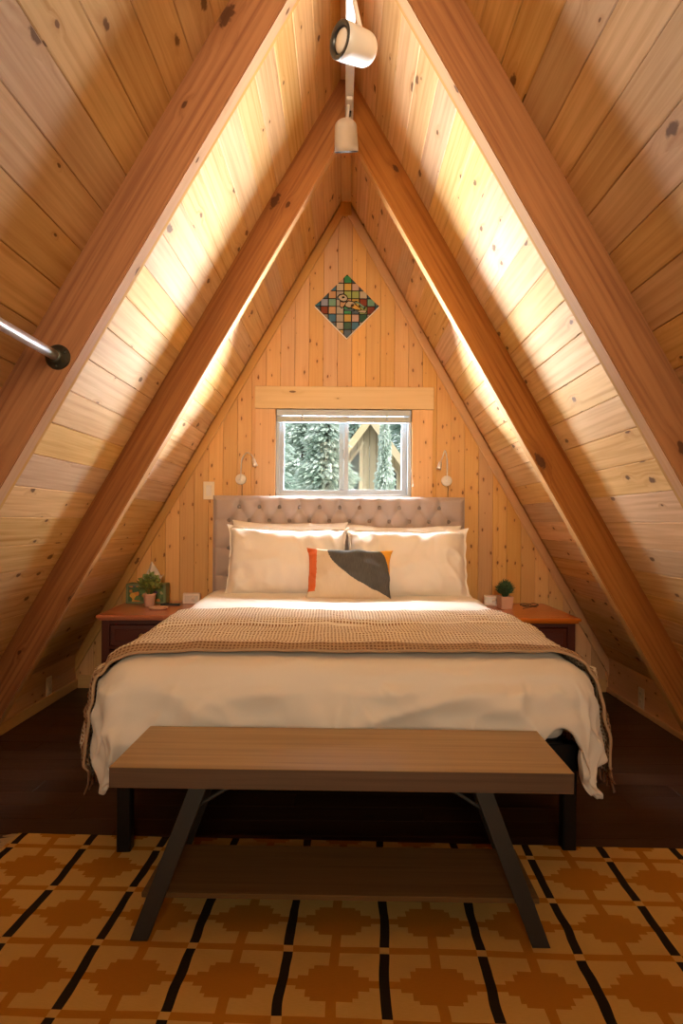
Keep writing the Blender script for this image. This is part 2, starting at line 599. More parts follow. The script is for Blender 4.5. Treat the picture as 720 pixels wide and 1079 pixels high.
def inset(poly, d):
    """inset a convex counter-clockwise polygon"""
    n = len(poly)
    out = []
    for i in range(n):
        p0, p1, p2 = Vector(poly[i - 1]), Vector(poly[i]), Vector(poly[(i + 1) % n])
        a, b = (p1 - p0).normalized(), (p2 - p1).normalized()
        na, nb = Vector((-a.y, a.x)), Vector((-b.y, b.x))
        k = 1 + na.dot(nb)
        out.append(tuple(p1 + (na + nb) * (d / max(k, 0.2))))
    return out


def clip(poly, nx, ny, c):
    """keep nx*x+ny*y<=c"""
    out = []
    for i in range(len(poly)):
        a, b = poly[i - 1], poly[i]
        da, db = nx * a[0] + ny * a[1] - c, nx * b[0] + ny * b[1] - c
        if (da <= 0) != (db <= 0):
            t = da / (da - db)
            out.append((a[0] + (b[0] - a[0]) * t, a[1] + (b[1] - a[1]) * t))
        if db <= 0:
            out.append(b)
    return out


def ccw(poly):
    a = sum(poly[i - 1][0] * poly[i][1] - poly[i][0] * poly[i - 1][1] for i in range(len(poly)))
    return poly if a > 0 else poly[::-1]


def prism_xz(mb, poly, yf, yb, ch=0.002, grain='z', mi=0):
    """board standing in the XZ plane, front face (towards -Y) at yf with a chamfered rim, back at yb"""
    if len(poly) < 3:
        return
    poly = ccw(poly)
    ins = inset(poly, ch)
    n = len(poly)
    b = len(mb.v)
    mb.v.extend([(x, yf, z) for x, z in ins])
    mb.v.extend([(x, yf + ch, z) for x, z in poly])
    mb.v.extend([(x, yb, z) for x, z in poly])
    k = random.randint(0, 90) * 10 + 5
    off = random.random() * 3
    x0 = poly[0][0]

    def uv(i):
        x, y, z = mb.v[i]
        return (z + off, x - x0 + k) if grain == 'z' else (x + off, z - poly[0][1] + k)
    fs = [[b + i for i in range(n)]]
    for i in range(n):
        j = (i + 1) % n
        fs.append([b + i, b + j, b + n + j, b + n + i])
        fs.append([b + n + i, b + n + j, b + 2 * n + j, b + 2 * n + i])
    for f in fs:
        mb.face(f, [uv(i) for i in f], mi)


# ------------------------------------------------------------------ the A-frame shell
ZA = 3.22                     # height where the two slopes meet
YW = 4.35                     # back wall
YF = -2.6                     # wall behind the camera
S60, C60 = math.sin(R(60)), math.cos(R(60))
KX = 1.73                     # knee wall
BD = 0.145                    # rafter depth
BW = 0.129


def slope(s):
    """matrix: local x runs down the slope, local y = world Y, local z = inward normal"""
    x = Vector((s * C60, 0, -S60))
    z = Vector((-s * S60, 0, -C60))
    y = Vector((0, 1, 0))
    m = Matrix((x, y, z)).transposed().to_4x4()
    return Matrix.Translation((0, 0, ZA)) @ m


def struct(mb, name, mats, label=None, parent=None):
    o = mb.build(name, mats, parent)
    if parent is None:
        o['kind'] = 'structure'
    if label:
        o['label'] = label
    return o


# floor: planks running across the room
mb = MB()
y = YF
while y < YW + 0.05:
    x = -2.0 - random.random()
    while x < 2.0:
        L = 1.3
        mb.box((x + L / 2, y + 0.06, -0.01), (L - 0.0015, 0.1185, 0.02), grain=0, bevel=0.0008)
        x += L
    y += 0.12
mb.box((0, (YF + YW) / 2, -0.05), (5.6, YW - YF + 0.3, 0.055), mi=1)
struct(mb, 'floor', [M['floor'], M['dark_gap']], 'dark brown plank floor')

# sloped board ceilings
for s, nm, side in ((-1, 'ceiling_left', 'left'), (1, 'ceiling_right', 'right')):
    mb = MB()
    T = slope(s)
    k = 0
    while k * BW < 3.75:
        # boards butt over the rafters
        cuts = [YF - 0.05, 0.80 if k % 3 else -0.4, 2.01 if k % 2 else 3.18, YW + 0.1]
        for a, b in zip(cuts[:-1], cuts[1:]):
            mb.box((k * BW + BW / 2, (a + b) / 2, -0.012), (BW - 0.0012, b - a - 0.0006, 0.024), T, grain=1, bevel=0.0028)
        k += 1
    mb.box((1.9, (YF + YW) / 2, -0.05), (4.2, YW - YF + 0.5, 0.04), T, mi=1)
    struct(mb, nm, [M['deck'], M['dark_gap']], 'sloping knotty pine board ceiling, %s side' % side)

# back wall with its window opening
WX0, WX1, WZ0, WZ1 = -0.445, 0.440, 1.245, 1.822
mb = MB()


def roof_poly(x0, x1, z0, z1, ztop=ZA):
    p = [(x0, z0), (x1, z0), (x1, z1), (x0, z1)]
    p = clip(p, math.tan(R(60)), 1, ztop)
    p = clip(p, -math.tan(R(60)), 1, ztop) if p else p
    return p


bw = 0.0925
x = -20.5 * bw
while x < 1.95:
    x0, x1 = x + 0.0005, x + bw - 0.0005
    parts = [(x0, x1, 0.0, 4.0)]
    if x1 > WX0 and x0 < WX1:
        parts = [(x0, x1, 0.0, WZ0), (x0, x1, WZ1, 4.0)]
        if x0 < WX0:
            parts.append((x0, WX0, WZ0, WZ1))
        if x1 > WX1:
            parts.append((WX1, x1, WZ0, WZ1))
    for (a, b, c, d) in parts:
        prism_xz(mb, roof_poly(a, b, c, d), YW, YW + 0.02, 0.0022)
    x += bw
for (a, b, c, d) in ((-2.1, WX0, 0, 4), (WX1, 2.1, 0, 4), (WX0, WX1, 0, WZ0), (WX0, WX1, WZ1, 4)):
    prism_xz(mb, roof_poly(a, b, c, d, ZA + 0.06), YW + 0.021, YW + 0.13, 0.0005, mi=1)
struct(mb, 'wall_back', [M['pine'], M['dark_gap']], 'vertical tongue and groove pine gable wall')

# wall behind the camera, its window opening added for the fill light
mb = MB()
GX, GZ0, GZ1 = 0.43, 1.3, 2.45
x = -20.5 * bw
while x < 1.95:
    x0, x1 = x + 0.0005, x + bw - 0.0005
    parts = [(x0, x1, 0, 4)]
    if x1 > -GX and x0 < GX:
        parts = [(x0, x1, 0, GZ0), (x0, x1, GZ1, 4)]
    for (a, b, c, d) in parts:
        prism_xz(mb, roof_poly(a, b, c, d), YF - 0.02, YF, 0.0005)
    x += bw
for (a, b, c, d) in ((-2.1, -GX, 0, 4), (GX, 2.1, 0, 4), (-GX, GX, 0, GZ0), (-GX, GX, GZ1, 4)):
    prism_xz(mb, roof_poly(a, b, c, d, ZA + 0.06), YF - 0.12, YF - 0.021, 0.0005, mi=1)
struct(mb, 'wall_front', [M['pine'], M['dark_gap']])

# rafters: two planks side by side, the inner edge pale
RY = [-1.625, -0.43, 0.77, 1.965, 3.14]
side_txt = {-1: 'left', 1: 'right'}
for i, ry in enumerate(RY):
    for s in (-1, 1):
        T = slope(s)
        mb = MB()
        rot_end = 3.72
        for (y0, y1, d) in ((0.0, 0.060, BD), (0.065, 0.092, BD - 0.007)):
            t0 = 0.0
            bm = bmesh.new()
            # profile in slope coordinates, mitred at the ridge (plane x=0) and cut at the floor
            tan = math.tan(R(60))
            prof = [(0.0 + 0.002, 0.0), (d * tan, d), (3.718 - d / tan, d), (3.718, 0.0)]
            vs0 = [bm.verts.new((a, y0, b)) for a, b in prof]
            vs1 = [bm.verts.new((a, y1, b)) for a, b in prof]
            bm.faces.new(vs0)
            bm.faces.new(vs1[::-1])
            for q in range(4):
                bm.faces.new((vs0[q], vs1[q], vs1[(q + 1) % 4], vs0[(q + 1) % 4]))
            bmesh.ops.bevel(bm, geom=[e for e in bm.edges if e.verts[0].co.z > 0.1 and e.verts[1].co.z > 0.1 and abs(e.verts[0].co.x - e.verts[1].co.x) > 1],
                            offset=0.003, segments=2, affect='EDGES')
            bmesh.ops.recalc_face_normals(bm, faces=bm.faces)
            bm.normal_update()
            kbase = len(mb.f)
            mb.bmesh_local(bm, T @ Matrix.Translation((0, ry, 0)), 0, 0)
            nb = len(bm.faces)
            for fi, f_ in enumerate(bm.faces):
                if f_.normal.z > 0.5:
                    mb.mi[kbase + fi] = 2
            bm.free()
        mb.box((1.9, 0.0617 + ry, BD / 2 - 0.01), (3.4, 0.005, BD - 0.03), T, mi=1)
        pos = ['last pair behind', 'second behind', 'just behind the camera', 'nearer pair', 'farther pair'][i]
        o = struct(mb, 'rafter_beam', [M['beam'], M['dark_gap'], M['beam_edge']], 'sloping brown timber rafter, %s, %s side' % (pos, side_txt[s]))

# ridge strip
mb = MB()
for a, b in ((YF, 0.76), (0.86, 1.96), (2.06, 3.135), (3.235, YW)):
    mb.box((0, (a + b) / 2, 3.172), (0.058, b - a, 0.02), grain=1, bevel=0.002)
mb.box((0, YW - 0.010, 3.125), (0.075, 0.020, 0.10), grain=2, bevel=0.002)
struct(mb, 'trim_1', [M['beam_edge']], 'pale pine strip along the ridge')

# gable trim along the slopes on the back wall
for s, k in ((-1, 2), (1, 3)):
    mb = MB()
    T = slope(s)
    mb.box((1.86, YW - 0.009, 0.034), (3.66, 0.018, 0.052), T, grain=0, bevel=0.004)
    struct(mb, 'trim_%d' % k, [M['trimwood']], 'pine trim board following the %s slope on the back wall' % side_txt[s])

# knee walls of boards with a baseboard, at each side
for s, nm in ((-1, 'wall_left'), (1, 'wall_right')):
    mb = MB()
    ymid, L = (YF + YW) / 2, YW - YF
    top = ZA - KX * math.tan(R(60)) + 0.012
    if s < 0:
        mb.box((s * (KX + 0.01), ymid, top - 0.05), (0.02, L, 0.098), grain=1, bevel=0.003)
        mb.box((s * (KX + 0.013), ymid, (top - 0.1) / 2), (0.02, L, top - 0.1), grain=1, bevel=0.001)
    else:
        mb.box((s * (KX + 0.01), ymid, top / 2 + 0.01), (0.02, L, top - 0.02), grain=1, bevel=0.003)
    struct(mb, nm, [M['pine']], 'low pine knee wall, %s side' % side_txt[s])
    mb = MB()
    hgt = 0.058 if s < 0 else 0.03
    mb.box((s * (KX - 0.007), ymid, hgt / 2), (0.014, L, hgt), grain=1, bevel=0.003)
    struct(mb, 'baseboard_%s' % side_txt[s], [M['trimwood']])
mb = MB()
mb.box((0, YW - 0.008, 0.042), (2 * KX - 0.03, 0.016, 0.084), grain=0, bevel=0.003)
struct(mb, 'baseboard_back', [M['trimwood']])

# casing round the window
mb = MB()
mb.box((0.0, YW - 0.011, WZ1 + 0.072), (1.16, 0.022, 0.144), grain=0, bevel=0.003)
struct(mb, 'trim_4', [M['casing']], 'wide pine header board above the window')
for s, k in ((-1, 5), (1, 6)):
    mb = MB()
    xe = WX0 - 0.066 if s < 0 else WX1 + 0.068
    mb.box((xe, YW - 0.007, (WZ0 + WZ1) / 2 - 0.12), (0.132, 0.014, WZ1 - WZ0 + 0.238), grain=2, bevel=0.002)
    struct(mb, 'trim_%d' % k, [M['pine']], 'pine casing board beside the window')

# window_1: white vinyl slider
win = tag(empty('window_1', (0, YW, WZ0)), 'white vinyl sliding window in the pine gable wall', None, None, 'structure')
W, H = WX1 - WX0, WZ1 - WZ0
xc = (WX0 + WX1) / 2


def frame_rect(mb, x0, x1, z0, z1, y0, y1, t, tb=None):
    tb = tb or t
    yc, d = (y0 + y1) / 2, y1 - y0
    mb.box(((x0 + x1) / 2, yc, z1 - t / 2), (x1 - x0, d, t), bevel=0.002)
    mb.box(((x0 + x1) / 2, yc, z0 + tb / 2), (x1 - x0, d, tb), bevel=0.002)
    mb.box((x0 + t / 2, yc, (z0 + z1) / 2), (t, d, z1 - z0 - t - tb), grain=2, bevel=0.002)
    mb.box((x1 - t / 2, yc, (z0 + z1) / 2), (t, d, z1 - z0 - t - tb), grain=2, bevel=0.002)


mb = MB()
frame_rect(mb, WX0 + 0.002, WX1 - 0.002, 0.002, H - 0.002, 0.015, 0.10, 0.022)
mb.build('window_frame', M['vinyl'], win)
mb = MB()
frame_rect(mb, WX0 + 0.024, xc + 0.032, 0.024, H - 0.024, 0.035, 0.065, 0.028)
sl = mb.build('sliding_sash', M['vinyl'], win)
mb = MB()
mb.box(((WX0 + 0.024 + xc + 0.032) / 2, 0.05, H / 2), (xc + 0.032 - WX0 - 0.024 - 0.05, 0.004, H - 0.098))
mb.build('glass_pane', M['glass'], sl)
mb = MB()
frame_rect(mb, xc - 0.03, WX1 - 0.024, 0.024, H - 0.024, 0.067, 0.095, 0.036)
sf = mb.build('fixed_sash', M['vinyl'], win)
mb = MB()
mb.box(((xc - 0.03 + WX1 - 0.024) / 2, 0.08, H / 2), (WX1 - 0.024 - xc + 0.03 - 0.066, 0.004, H - 0.114))
mb.build('glass_pane', M['glass'], sf)
mb = MB()
mb.box((xc + 0.002, 0.028, H * 0.5), (0.014, 0.014, 0.07), bevel=0.003)
mb.build('sash_latch', M['vinyl'], win)
# unseen window behind the camera, added to go with the fill light
win2 = tag(empty('window_2', (0, YF - 0.06, GZ0)), None, None, None, 'structure')
mb = MB()
frame_rect(mb, -GX, GX, 0, GZ1 - GZ0, -0.05, 0.02, 0.05)
mb.box((0, -0.015, (GZ1 - GZ0) / 2), (0.05, 0.06, GZ1 - GZ0 - 0.1), grain=2, bevel=0.002)
mb.build('window_frame', M['vinyl'], win2)
mb = MB()
mb.box((0, -0.02, (GZ1 - GZ0) / 2), (2 * GX - 0.1, 0.004, GZ1 - GZ0 - 0.1))
mb.build('glass_pane', M['glass'], win2)

# raised blind in the window
bl = tag(empty('window_blind', (xc, YW - 0.0, WZ1)), 'raised white slatted blind at the top of the gable window', 'blind')
mb = MB()
mb.box((0, 0.002, -0.024), (W - 0.012, 0.022, 0.040), bevel=0.003)
mb.build('headrail', M['vinyl'], bl)
mb = MB()
for k in range(9):
    mb.box((0, 0.002, -0.050 - k * 0.0033), (W - 0.02, 0.020, 0.0014), bevel=0.0003)
mb.box((0, 0.002, -0.064), (W - 0.024, 0.014, 0.03))
st = mb.build('slat_stack', plain('pale_slats', (0.60, 0.62, 0.58), 0.5), bl)
mb = MB()
mb.box((0, 0.002, -0.083), (W - 0.016, 0.020, 0.008), bevel=0.002)
mb.build('bottom_rail', M['vinyl'], bl)
for xk in (-0.27, 0.28):
    mb = MB()
    mb.box((xk, -0.0095, -0.048), (0.014, 0.003, 0.045), bevel=0.001)
    mb.build('bracket', M['vinyl'], bl)
mb = MB()
mb.tube([(0.425, -0.016, -0.05), (0.43, -0.018, -0.2), (0.432, -0.018, -0.36), (0.45, -0.02, -0.47)], 0.0013, 6)
mb.tube([(0.452, -0.02, -0.47), (0.452, -0.02, -0.5)], [0.002, 0.0055], 8)
mb.build('pull_cord', M['white_plastic'], bl)

# ------------------------------------------------------------------ outside the window
def leafy(name, col, col2):
    t = NT(name)
    tc = t.n('ShaderNodeTexCoord')
    nz = t.noise(tc.outputs['Object'], 3.0, 4, 0.7)
    t.set(t.b.inputs['Base Color'], t.mix(t.smooth(nz, 0.35, 0.65), col, col2))
    t.b.inputs['Roughness'].default_value = 0.7
    return t.m


M['needles'] = leafy('conifer_needles', (0.34, 0.45, 0.37), (0.84, 0.90, 0.84))
M['needles_pale'] = leafy('pale_needles', (0.48, 0.58, 0.48), (0.88, 0.92, 0.86))  # pale green mixed with near-white by noise
M['bark'] = plain('grey_bark', (0.22, 0.18, 0.15), 0.9, 0, 0.4, 12, 0.5)
M['snow'] = plain('bright_ground', (0.70, 0.72, 0.66), 0.9, 0, 0.3, 2)
M['cabin_wood'] = wood('cabin_siding', (0.80, 0.60, 0.38), (0.62, 0.44, 0.26), knots=0, rough=0.6)
M['cabin_roof'] = plain('cabin_shingles', (0.06, 0.055, 0.05), 0.8, 0, 0.4, 8)
M['cabin_glass'] = plain('cabin_dark_glass', (0.10, 0.12, 0.10), 0.1, 0, 0.5, 3)
mb = MB()
mb.box((0, 25, -2.3), (90, 60, 0.2))
o = struct(mb, 'ground', [M['snow']], 'pale ground outside the window')


def conifer(h, r, seed, mat, n=2600):
    rnd = random.Random(seed)
    root = empty('conifer_tree')
    mb = MB()
    mb.tube([(0, 0, 0), (0.03, 0, h * 0.5), (0, 0.02, h)], [h * 0.022, h * 0.014, 0.01], 8)
    mb.build('trunk', M['bark'], root)
    mb = MB()
    for i in range(n):
        t = rnd.random() ** 0.75
        z = h * (0.05 + 0.95 * t)
        rr = r * (1 - t) ** 0.85 + 0.05
        q = math.sqrt(rnd.random())
        tier = 0.8 + 0.2 * math.sin(z * 9)
        a = rnd.random() * 2 * PI
        d = rr * q * tier
        c = Vector((d * math.cos(a), d * math.sin(a), z - 0.25 * d))
        ln = 0.16 + 0.14 * rnd.random()
        out = Vector((math.cos(a), math.sin(a), -0.35 + rnd.uniform(-0.3, 0.3))).normalized()
        sd = out.cross(Vector((rnd.uniform(-.4, .4), rnd.uniform(-.4, .4), 1))).normalized() * 0.035
        mb.poly([c - sd, c + out * ln * 0.5 - sd * 1.5, c + out * ln, c + out * ln * 0.5 + sd * 1.5])
        sd2 = out.cross(sd).normalized() * 0.03
        mb.poly([c - sd2, c + out * ln * 0.6 - sd2, c + out * ln * 0.9, c + out * ln * 0.6 + sd2])
    mb.build('foliage', mat, root, recalc=False)
    return root


c1 = conifer(7.5, 1.7, 3, M['needles'], 6000)
c2 = conifer(6.0, 1.5, 5, M['needles_pale'], 6000)
spots = [(c1, -1.72, 9.6, 0.0, 0.8, 0.9, 'dense blue green conifer at the left edge of the window view'),
         (c2, -0.35, 13.2, 0.3, 0.9, 1.0, 'pale conifer filling the middle of the left pane'),
         (c1, 3.1, 32.5, 1.0, 1.5, 1.7, 'blue green conifer at the right edge of the window view, behind the cabin'),
         (c2, 0.62, 10.2, 2.0, 0.3, 0.80, 'slim pale conifer standing before the neighbouring cabin'),
         (c1, -2.4, 18.0, 2.2, 1.1, 1.25, 'tall conifer in the left pane, behind the two nearest ones'),
         (c2, -1.9, 31.0, 1.4, 1.5, 1.7, 'pale conifer far back, showing beside the middle bar of the window'),
         (c1, 0.6, 40.0, 0.7, 2.0, 2.2, 'conifer rising behind the peak of the neighbouring cabin')]
used = set()
for k, (src, x, y, a, sc_, sz_, lab) in enumerate(spots):
    o = src if src.name not in used else copy_tree(src)
    used.add(src.name)
    o.location = (x, y, -2.2)
    o.rotation_euler = (0, 0, a)
    o.scale = (sc_, sc_, sz_)
    tag(o, lab, 'tree', 'conifers outside the window')

# neighbouring cabin: steep porch gable
CY = 24.0
cab = tag(empty('cabin', (0.92, CY, -2.2)), 'neighbouring cabin with steep pale wooden gable seen through the window', 'cabin')
AP = 6.85
sl_ = 1.37
CHW = 1.35


def cabin_poly(x0, x1, z0, z1, top):
    p = [(x0, z0), (x1, z0), (x1, z1), (x0, z1)]
    p = clip(p, sl_, 1, top)
    p = clip(p, -sl_, 1, top) if p else p
    p = clip(p, 1, 0, CHW) if p else p
    return clip(p, -1, 0, CHW) if p else p


mb = MB()
x = -CHW
while x < CHW - 0.01:
    prism_xz(mb, cabin_poly(x + 0.005, x + 0.22, 0, 8, AP), 0, 0.1, 0.01)
    x += 0.225
for s in (-1, 1):
    mb.box((s * (CHW - 0.05), 2.5, 2.4), (0.1, 5.0, 4.8), grain=2)
mb.build('gable_wall', M['cabin_wood'], cab)
for s in (-1, 1):
    a = math.atan(sl_)
    Lr = 2.75
    Tm = Matrix.Translation((0, 2.2, AP + 0.12)) @ Matrix.Rotation(s * a, 4, 'Y')
    mb = MB()
    mb.box((s * Lr / 2, 0, 0), (Lr, 5.6, 0.16), Tm)
    mb.build('roof_slope', M['cabin_roof'], cab)
    mb = MB()
    mb.box((s * Lr / 2, -2.83, -0.03), (Lr, 0.06, 0.24), Tm)
    mb.build('barge_board', M['cabin_wood'], cab)
for (x0, x1, z0, z1) in ((0.28, 1.05, 4.3, 6.2), (-1.05, -0.28, 4.3, 6.2), (-1.1, -0.2, 2.4, 3.9), (0.2, 1.1, 2.4, 3.9)):
    pl = ccw(cabin_poly(x0, x1, z0, z1, AP - 0.35))
    mb = MB()
    prism_xz(mb, pl, -0.06, 0.01, 0.006)
    wfr = mb.build('gable_window', M['cabin_wood'], cab)
    mb = MB()
    prism_xz(mb, inset(pl, 0.09), -0.068, -0.02, 0.004)
    mb.build('window_glass', M['cabin_glass'], wfr)

# ------------------------------------------------------------------ track light
tl = tag(empty('track_light', (0.012, 2.6, 2.945)), 'white ceiling track light with two swivelling spot heads under the ridge', 'track light')
mb = MB()
mb.box((0, 0, 0), (0.036, 1.02, 0.018), grain=1, bevel=0.003)
mb.box((-0.014, 0, -0.011), (0.006, 1.02, 0.008), grain=1, bevel=0.001)
mb.box((0.014, 0, -0.011), (0.006, 1.02, 0.008), grain=1, bevel=0.001)
mb.build('track_rail', M['white_metal'], tl)
for yy in (-0.42, 0.42):
    mb = MB()
    mb.tube([(-0.012, yy, 0.2), (0, yy, 0.0)], 0.008, 10)
    mb.build('hanger', M['white_metal'], tl)
mb = MB()
mb.box((0.002, 0.40, -0.022), (0.012, 0.03, 0.016), bevel=0.002)
mb.build('connector', M['rubber'], tl)


def spot_head(y, drop, axis, off, L=0.15, rad=0.052):
    """axis: direction the open face points"""
    head = MB()
    ax = Vector(axis).normalized()
    q = ax.to_track_quat('Z', 'Y').to_matrix().to_4x4()
    c = Vector((off[0], y + off[1], -drop))
    T = Matrix.Translation(c) @ q
    prof = [(0.0, -L * 0.52)]
    for k in range(1, 9):
        a = k / 8 * PI / 2
        prof.append((rad * 0.93 * math.sin(a), -L * 0.52 + rad * 0.75 * (1 - math.cos(a))))
    prof += [(rad, L * 0.3), (rad, L * 0.48), (rad * 0.94, L * 0.48), (rad * 0.9, L * 0.2), (0.0, L * 0.1)]
    head.lathe(prof, T, 32)
    h = head.build('spot_head', M['white_metal'], tl)
    m = MB()
    m.lathe([(rad * 0.70, L * 0.40), (rad * 0.97, L * 0.40), (rad * 1.0, L * 0.49), (rad * 0.97, L * 0.505), (rad * 0.74, L * 0.49), (rad * 0.70, L * 0.40)], T, 32, closed=False)
    m.build('bezel', M['rubber'], h)
    m = MB()
    m.lathe([(rad * 0.72, L * 0.38), (rad * 0.60, L * 0.44), (rad * 0.3, L * 0.475), (0.0, L * 0.485)], T, 28)
    m.build('bulb', M['bulb'], h)
    m = MB()
    top = Vector((off[0] * 0.3, y, -0.012))
    m.tube([top, Vector((off[0] * 0.6, y, -drop * 0.5)), c - ax * 0.02 + Vector((0, 0, rad * 0.85))], 0.0075, 10)
    m.box((0, y, -0.022), (0.026, 0.08, 0.018), bevel=0.003)
    m.build('swivel_stem', M['white_metal'], h)
    return h


spot_head(-0.42, 0.315, (-0.90, -0.62, -0.10), (0.018, -0.015), 0.135, 0.056)
spot_head(0.33, 0.162, (0.05, 0.50, -1.0), (-0.014, 0.0), 0.130, 0.052)

# ------------------------------------------------------------------ stained glass diamond on the wall
sg = tag(empty('stained_glass_diamond', (0.012, YW - 0.012, 2.487)), 'diamond of coloured stained glass squares with a bird, on the gable wall', 'stained glass')
RD = 0.208
cs = 0.0503
palette = {
    'g': (0.06, 0.34, 0.14), 'y': (0.72, 0.46, 0.10), 'p': (0.62, 0.42, 0.34), 'c': (0.66, 0.56, 0.40), 'b': (0.06, 0.22, 0.36), 't': (0.22, 0.42, 0.30),
    'l': (0.32, 0.36, 0.50), 'r': (0.26, 0.06, 0.03), 'o': (0.66, 0.38, 0.20), 'w': (0.50, 0.45, 0.38), 'd': (0.03, 0.13, 0.08), 'e': (0.38, 0.48, 0.14),
    'k': (0.012, 0.012, 0.014), 'n': (0.10, 0.15, 0.19)}
rows = {3: {0: 'g', -1: 'p', 1: 'n'}, 2: {-2: 'b', -1: 'c', 0: 'y', 1: 'p', 2: 'n'}, 1: {-3: 'n', -2: 'o', -1: 'w', 0: 'e', 1: 'e', 2: 'c', 3: 'n'},
        0: {-4: 'b', -3: 'l', -2: 't', -1: 'w', 0: 'o', 1: 'y', 2: 'r', 3: 't', 4: 'n'}, -1: {-4: 'n', -3: 'r', -2: 'o', -1: 'w', 0: 'g', 1: 'n', 2: 'e', 3: 'r', 4: 'b'},
        -2: {-4: 'w', -3: 'w', -2: 'b', -1: 'w', 0: 'y', 1: 'p', 2: 'd', 3: 'w'}, -3: {-2: 'n', -1: 'w', 0: 'd', 1: 'b', 2: 'w'}, -4: {-1: 'y', 0: 'n', 1: 'w'}}
keys = list(palette)
pm = []
for k_ in keys:
    pm.append(plain('glass_' + k_, tuple(c * 0.78 for c in palette[k_]), 0.2, 0, 0.25, 25, spec=0.6))
mb = MB()
for r_, d_ in rows.items():
    for c_, ch in d_.items():
        xo = -0.4 * cs
        p = [(c_ * cs + xo, r_ * cs), ((c_ + 1) * cs + xo, r_ * cs), ((c_ + 1) * cs + xo, (r_ + 1) * cs), (c_ * cs + xo, (r_ + 1) * cs)]
        for nx, nz in ((1, 1), (1, -1), (-1, 1), (-1, -1)):
            lim = RD if nz < 0 else RD + 0.004
            p = clip(p, nx, nz, lim) if len(p) > 2 else p
        if len(p) > 2:
            p = ccw(p)
            ar = 0.5 * abs(sum(p[i - 1][0] * p[i][1] - p[i][0] * p[i - 1][1] for i in range(len(p))))
            if ar > 1.2e-4:
                prism_xz(mb, inset(p, 0.0032), -0.004, 0.004, 0.0012, mi=keys.index(ch))
mb.build('glass_mosaic', pm, sg)
mb = MB()
dp = [(0, -RD), (RD, 0), (0, RD), (-RD, 0)]
prism_xz(mb, dp, 0.0, 0.006, 0.001)
mb.build('lead_backing', pm[keys.index('k')], sg)
for s in (-1, 1):
    mb = MB()
    mb.bar((s * RD, 0.002, -0.002), (0, 0.002, -RD - 0.002), 0.005, 0.014, bevel=0.001)
    mb.build('border_strip', M['white_plastic'], sg)


def sg_poly(pts, col, y, name):
    """raised glass piece with its dark leading"""
    P = ccw([(px * 0.001, pz * 0.001) for px, pz in pts])
    cx_ = sum(p[0] for p in P) / len(P)
    cz_ = sum(p[1] for p in P) / len(P)
    m = MB()
    b = [(p[0], p[1]) for p in P]
    inner = [(cx_ + (p[0] - cx_) * 0.80, cz_ + (p[1] - cz_) * 0.72) for p in P]
    for poly, yy, mi in ((b, y, 1), (inner, y - 0.0012, 0)):
        n = len(poly)
        k = len(m.v)
        m.v.extend([(x_, yy, z_) for x_, z_ in poly])
        m.v.extend([(x_, 0.002, z_) for x_, z_ in poly])
        m.face([k + i for i in range(n)], None, mi)
        for i in range(n):
            j = (i + 1) % n
            m.face([k + i, k + j, k + n + j, k + n + i], None, mi)
    return m


birdm = MB()
pieces = [
    ([(-66, 58), (-50, 76), (-24, 82), (-2, 70), (8, 50), (0, 30), (-20, 24), (-44, 32)], 'c'),      # head
    ([(-74, 48), (-50, 56), (-44, 44), (-58, 40)], 'n'),                                            # beak
    ([(-40, 58), (-30, 66), (-14, 62), (-12, 50), (-28, 46)], 'k'),                                 # eye patch
    ([(-46, 32), (-22, 26), (-2, 30), (-14, 2), (-34, -16), (-48, -4)], 'o'),                       # breast
    ([(-14, 18), (8, 38), (44, 32), (62, 10), (46, -10), (12, -16), (-16, -2)], 'c'),               # body
    ([(14, 20), (44, 20), (90, -14), (98, -32), (58, -26), (22, -8)], 'y'),                         # wing
    ([(40, 30), (72, 18), (112, -22), (124, -10), (98, 10), (62, 36)], 't'),                        # back
    ([(62, -34), (84, -40), (120, -46), (134, -30), (102, -22)], 'c'),                              # tail
    ([(-20, -20), (20, -18), (52, -24), (48, -32), (-18, -30)], 'n'),                               # branch
]
bird = MB()
for pts, ch in pieces:
    m = sg_poly(pts, ch, -0.008, 'x')
    off = len(bird.v)
    bird.v.extend(m.v)
    for f, u_, mi_, sm_ in zip(m.f, m.uvs, m.mi, m.sm):
        bird.face([i + off for i in f], u_, keys.index(ch) if mi_ == 0 else keys.index('k'), False)
bird.build('bird', pm, sg)

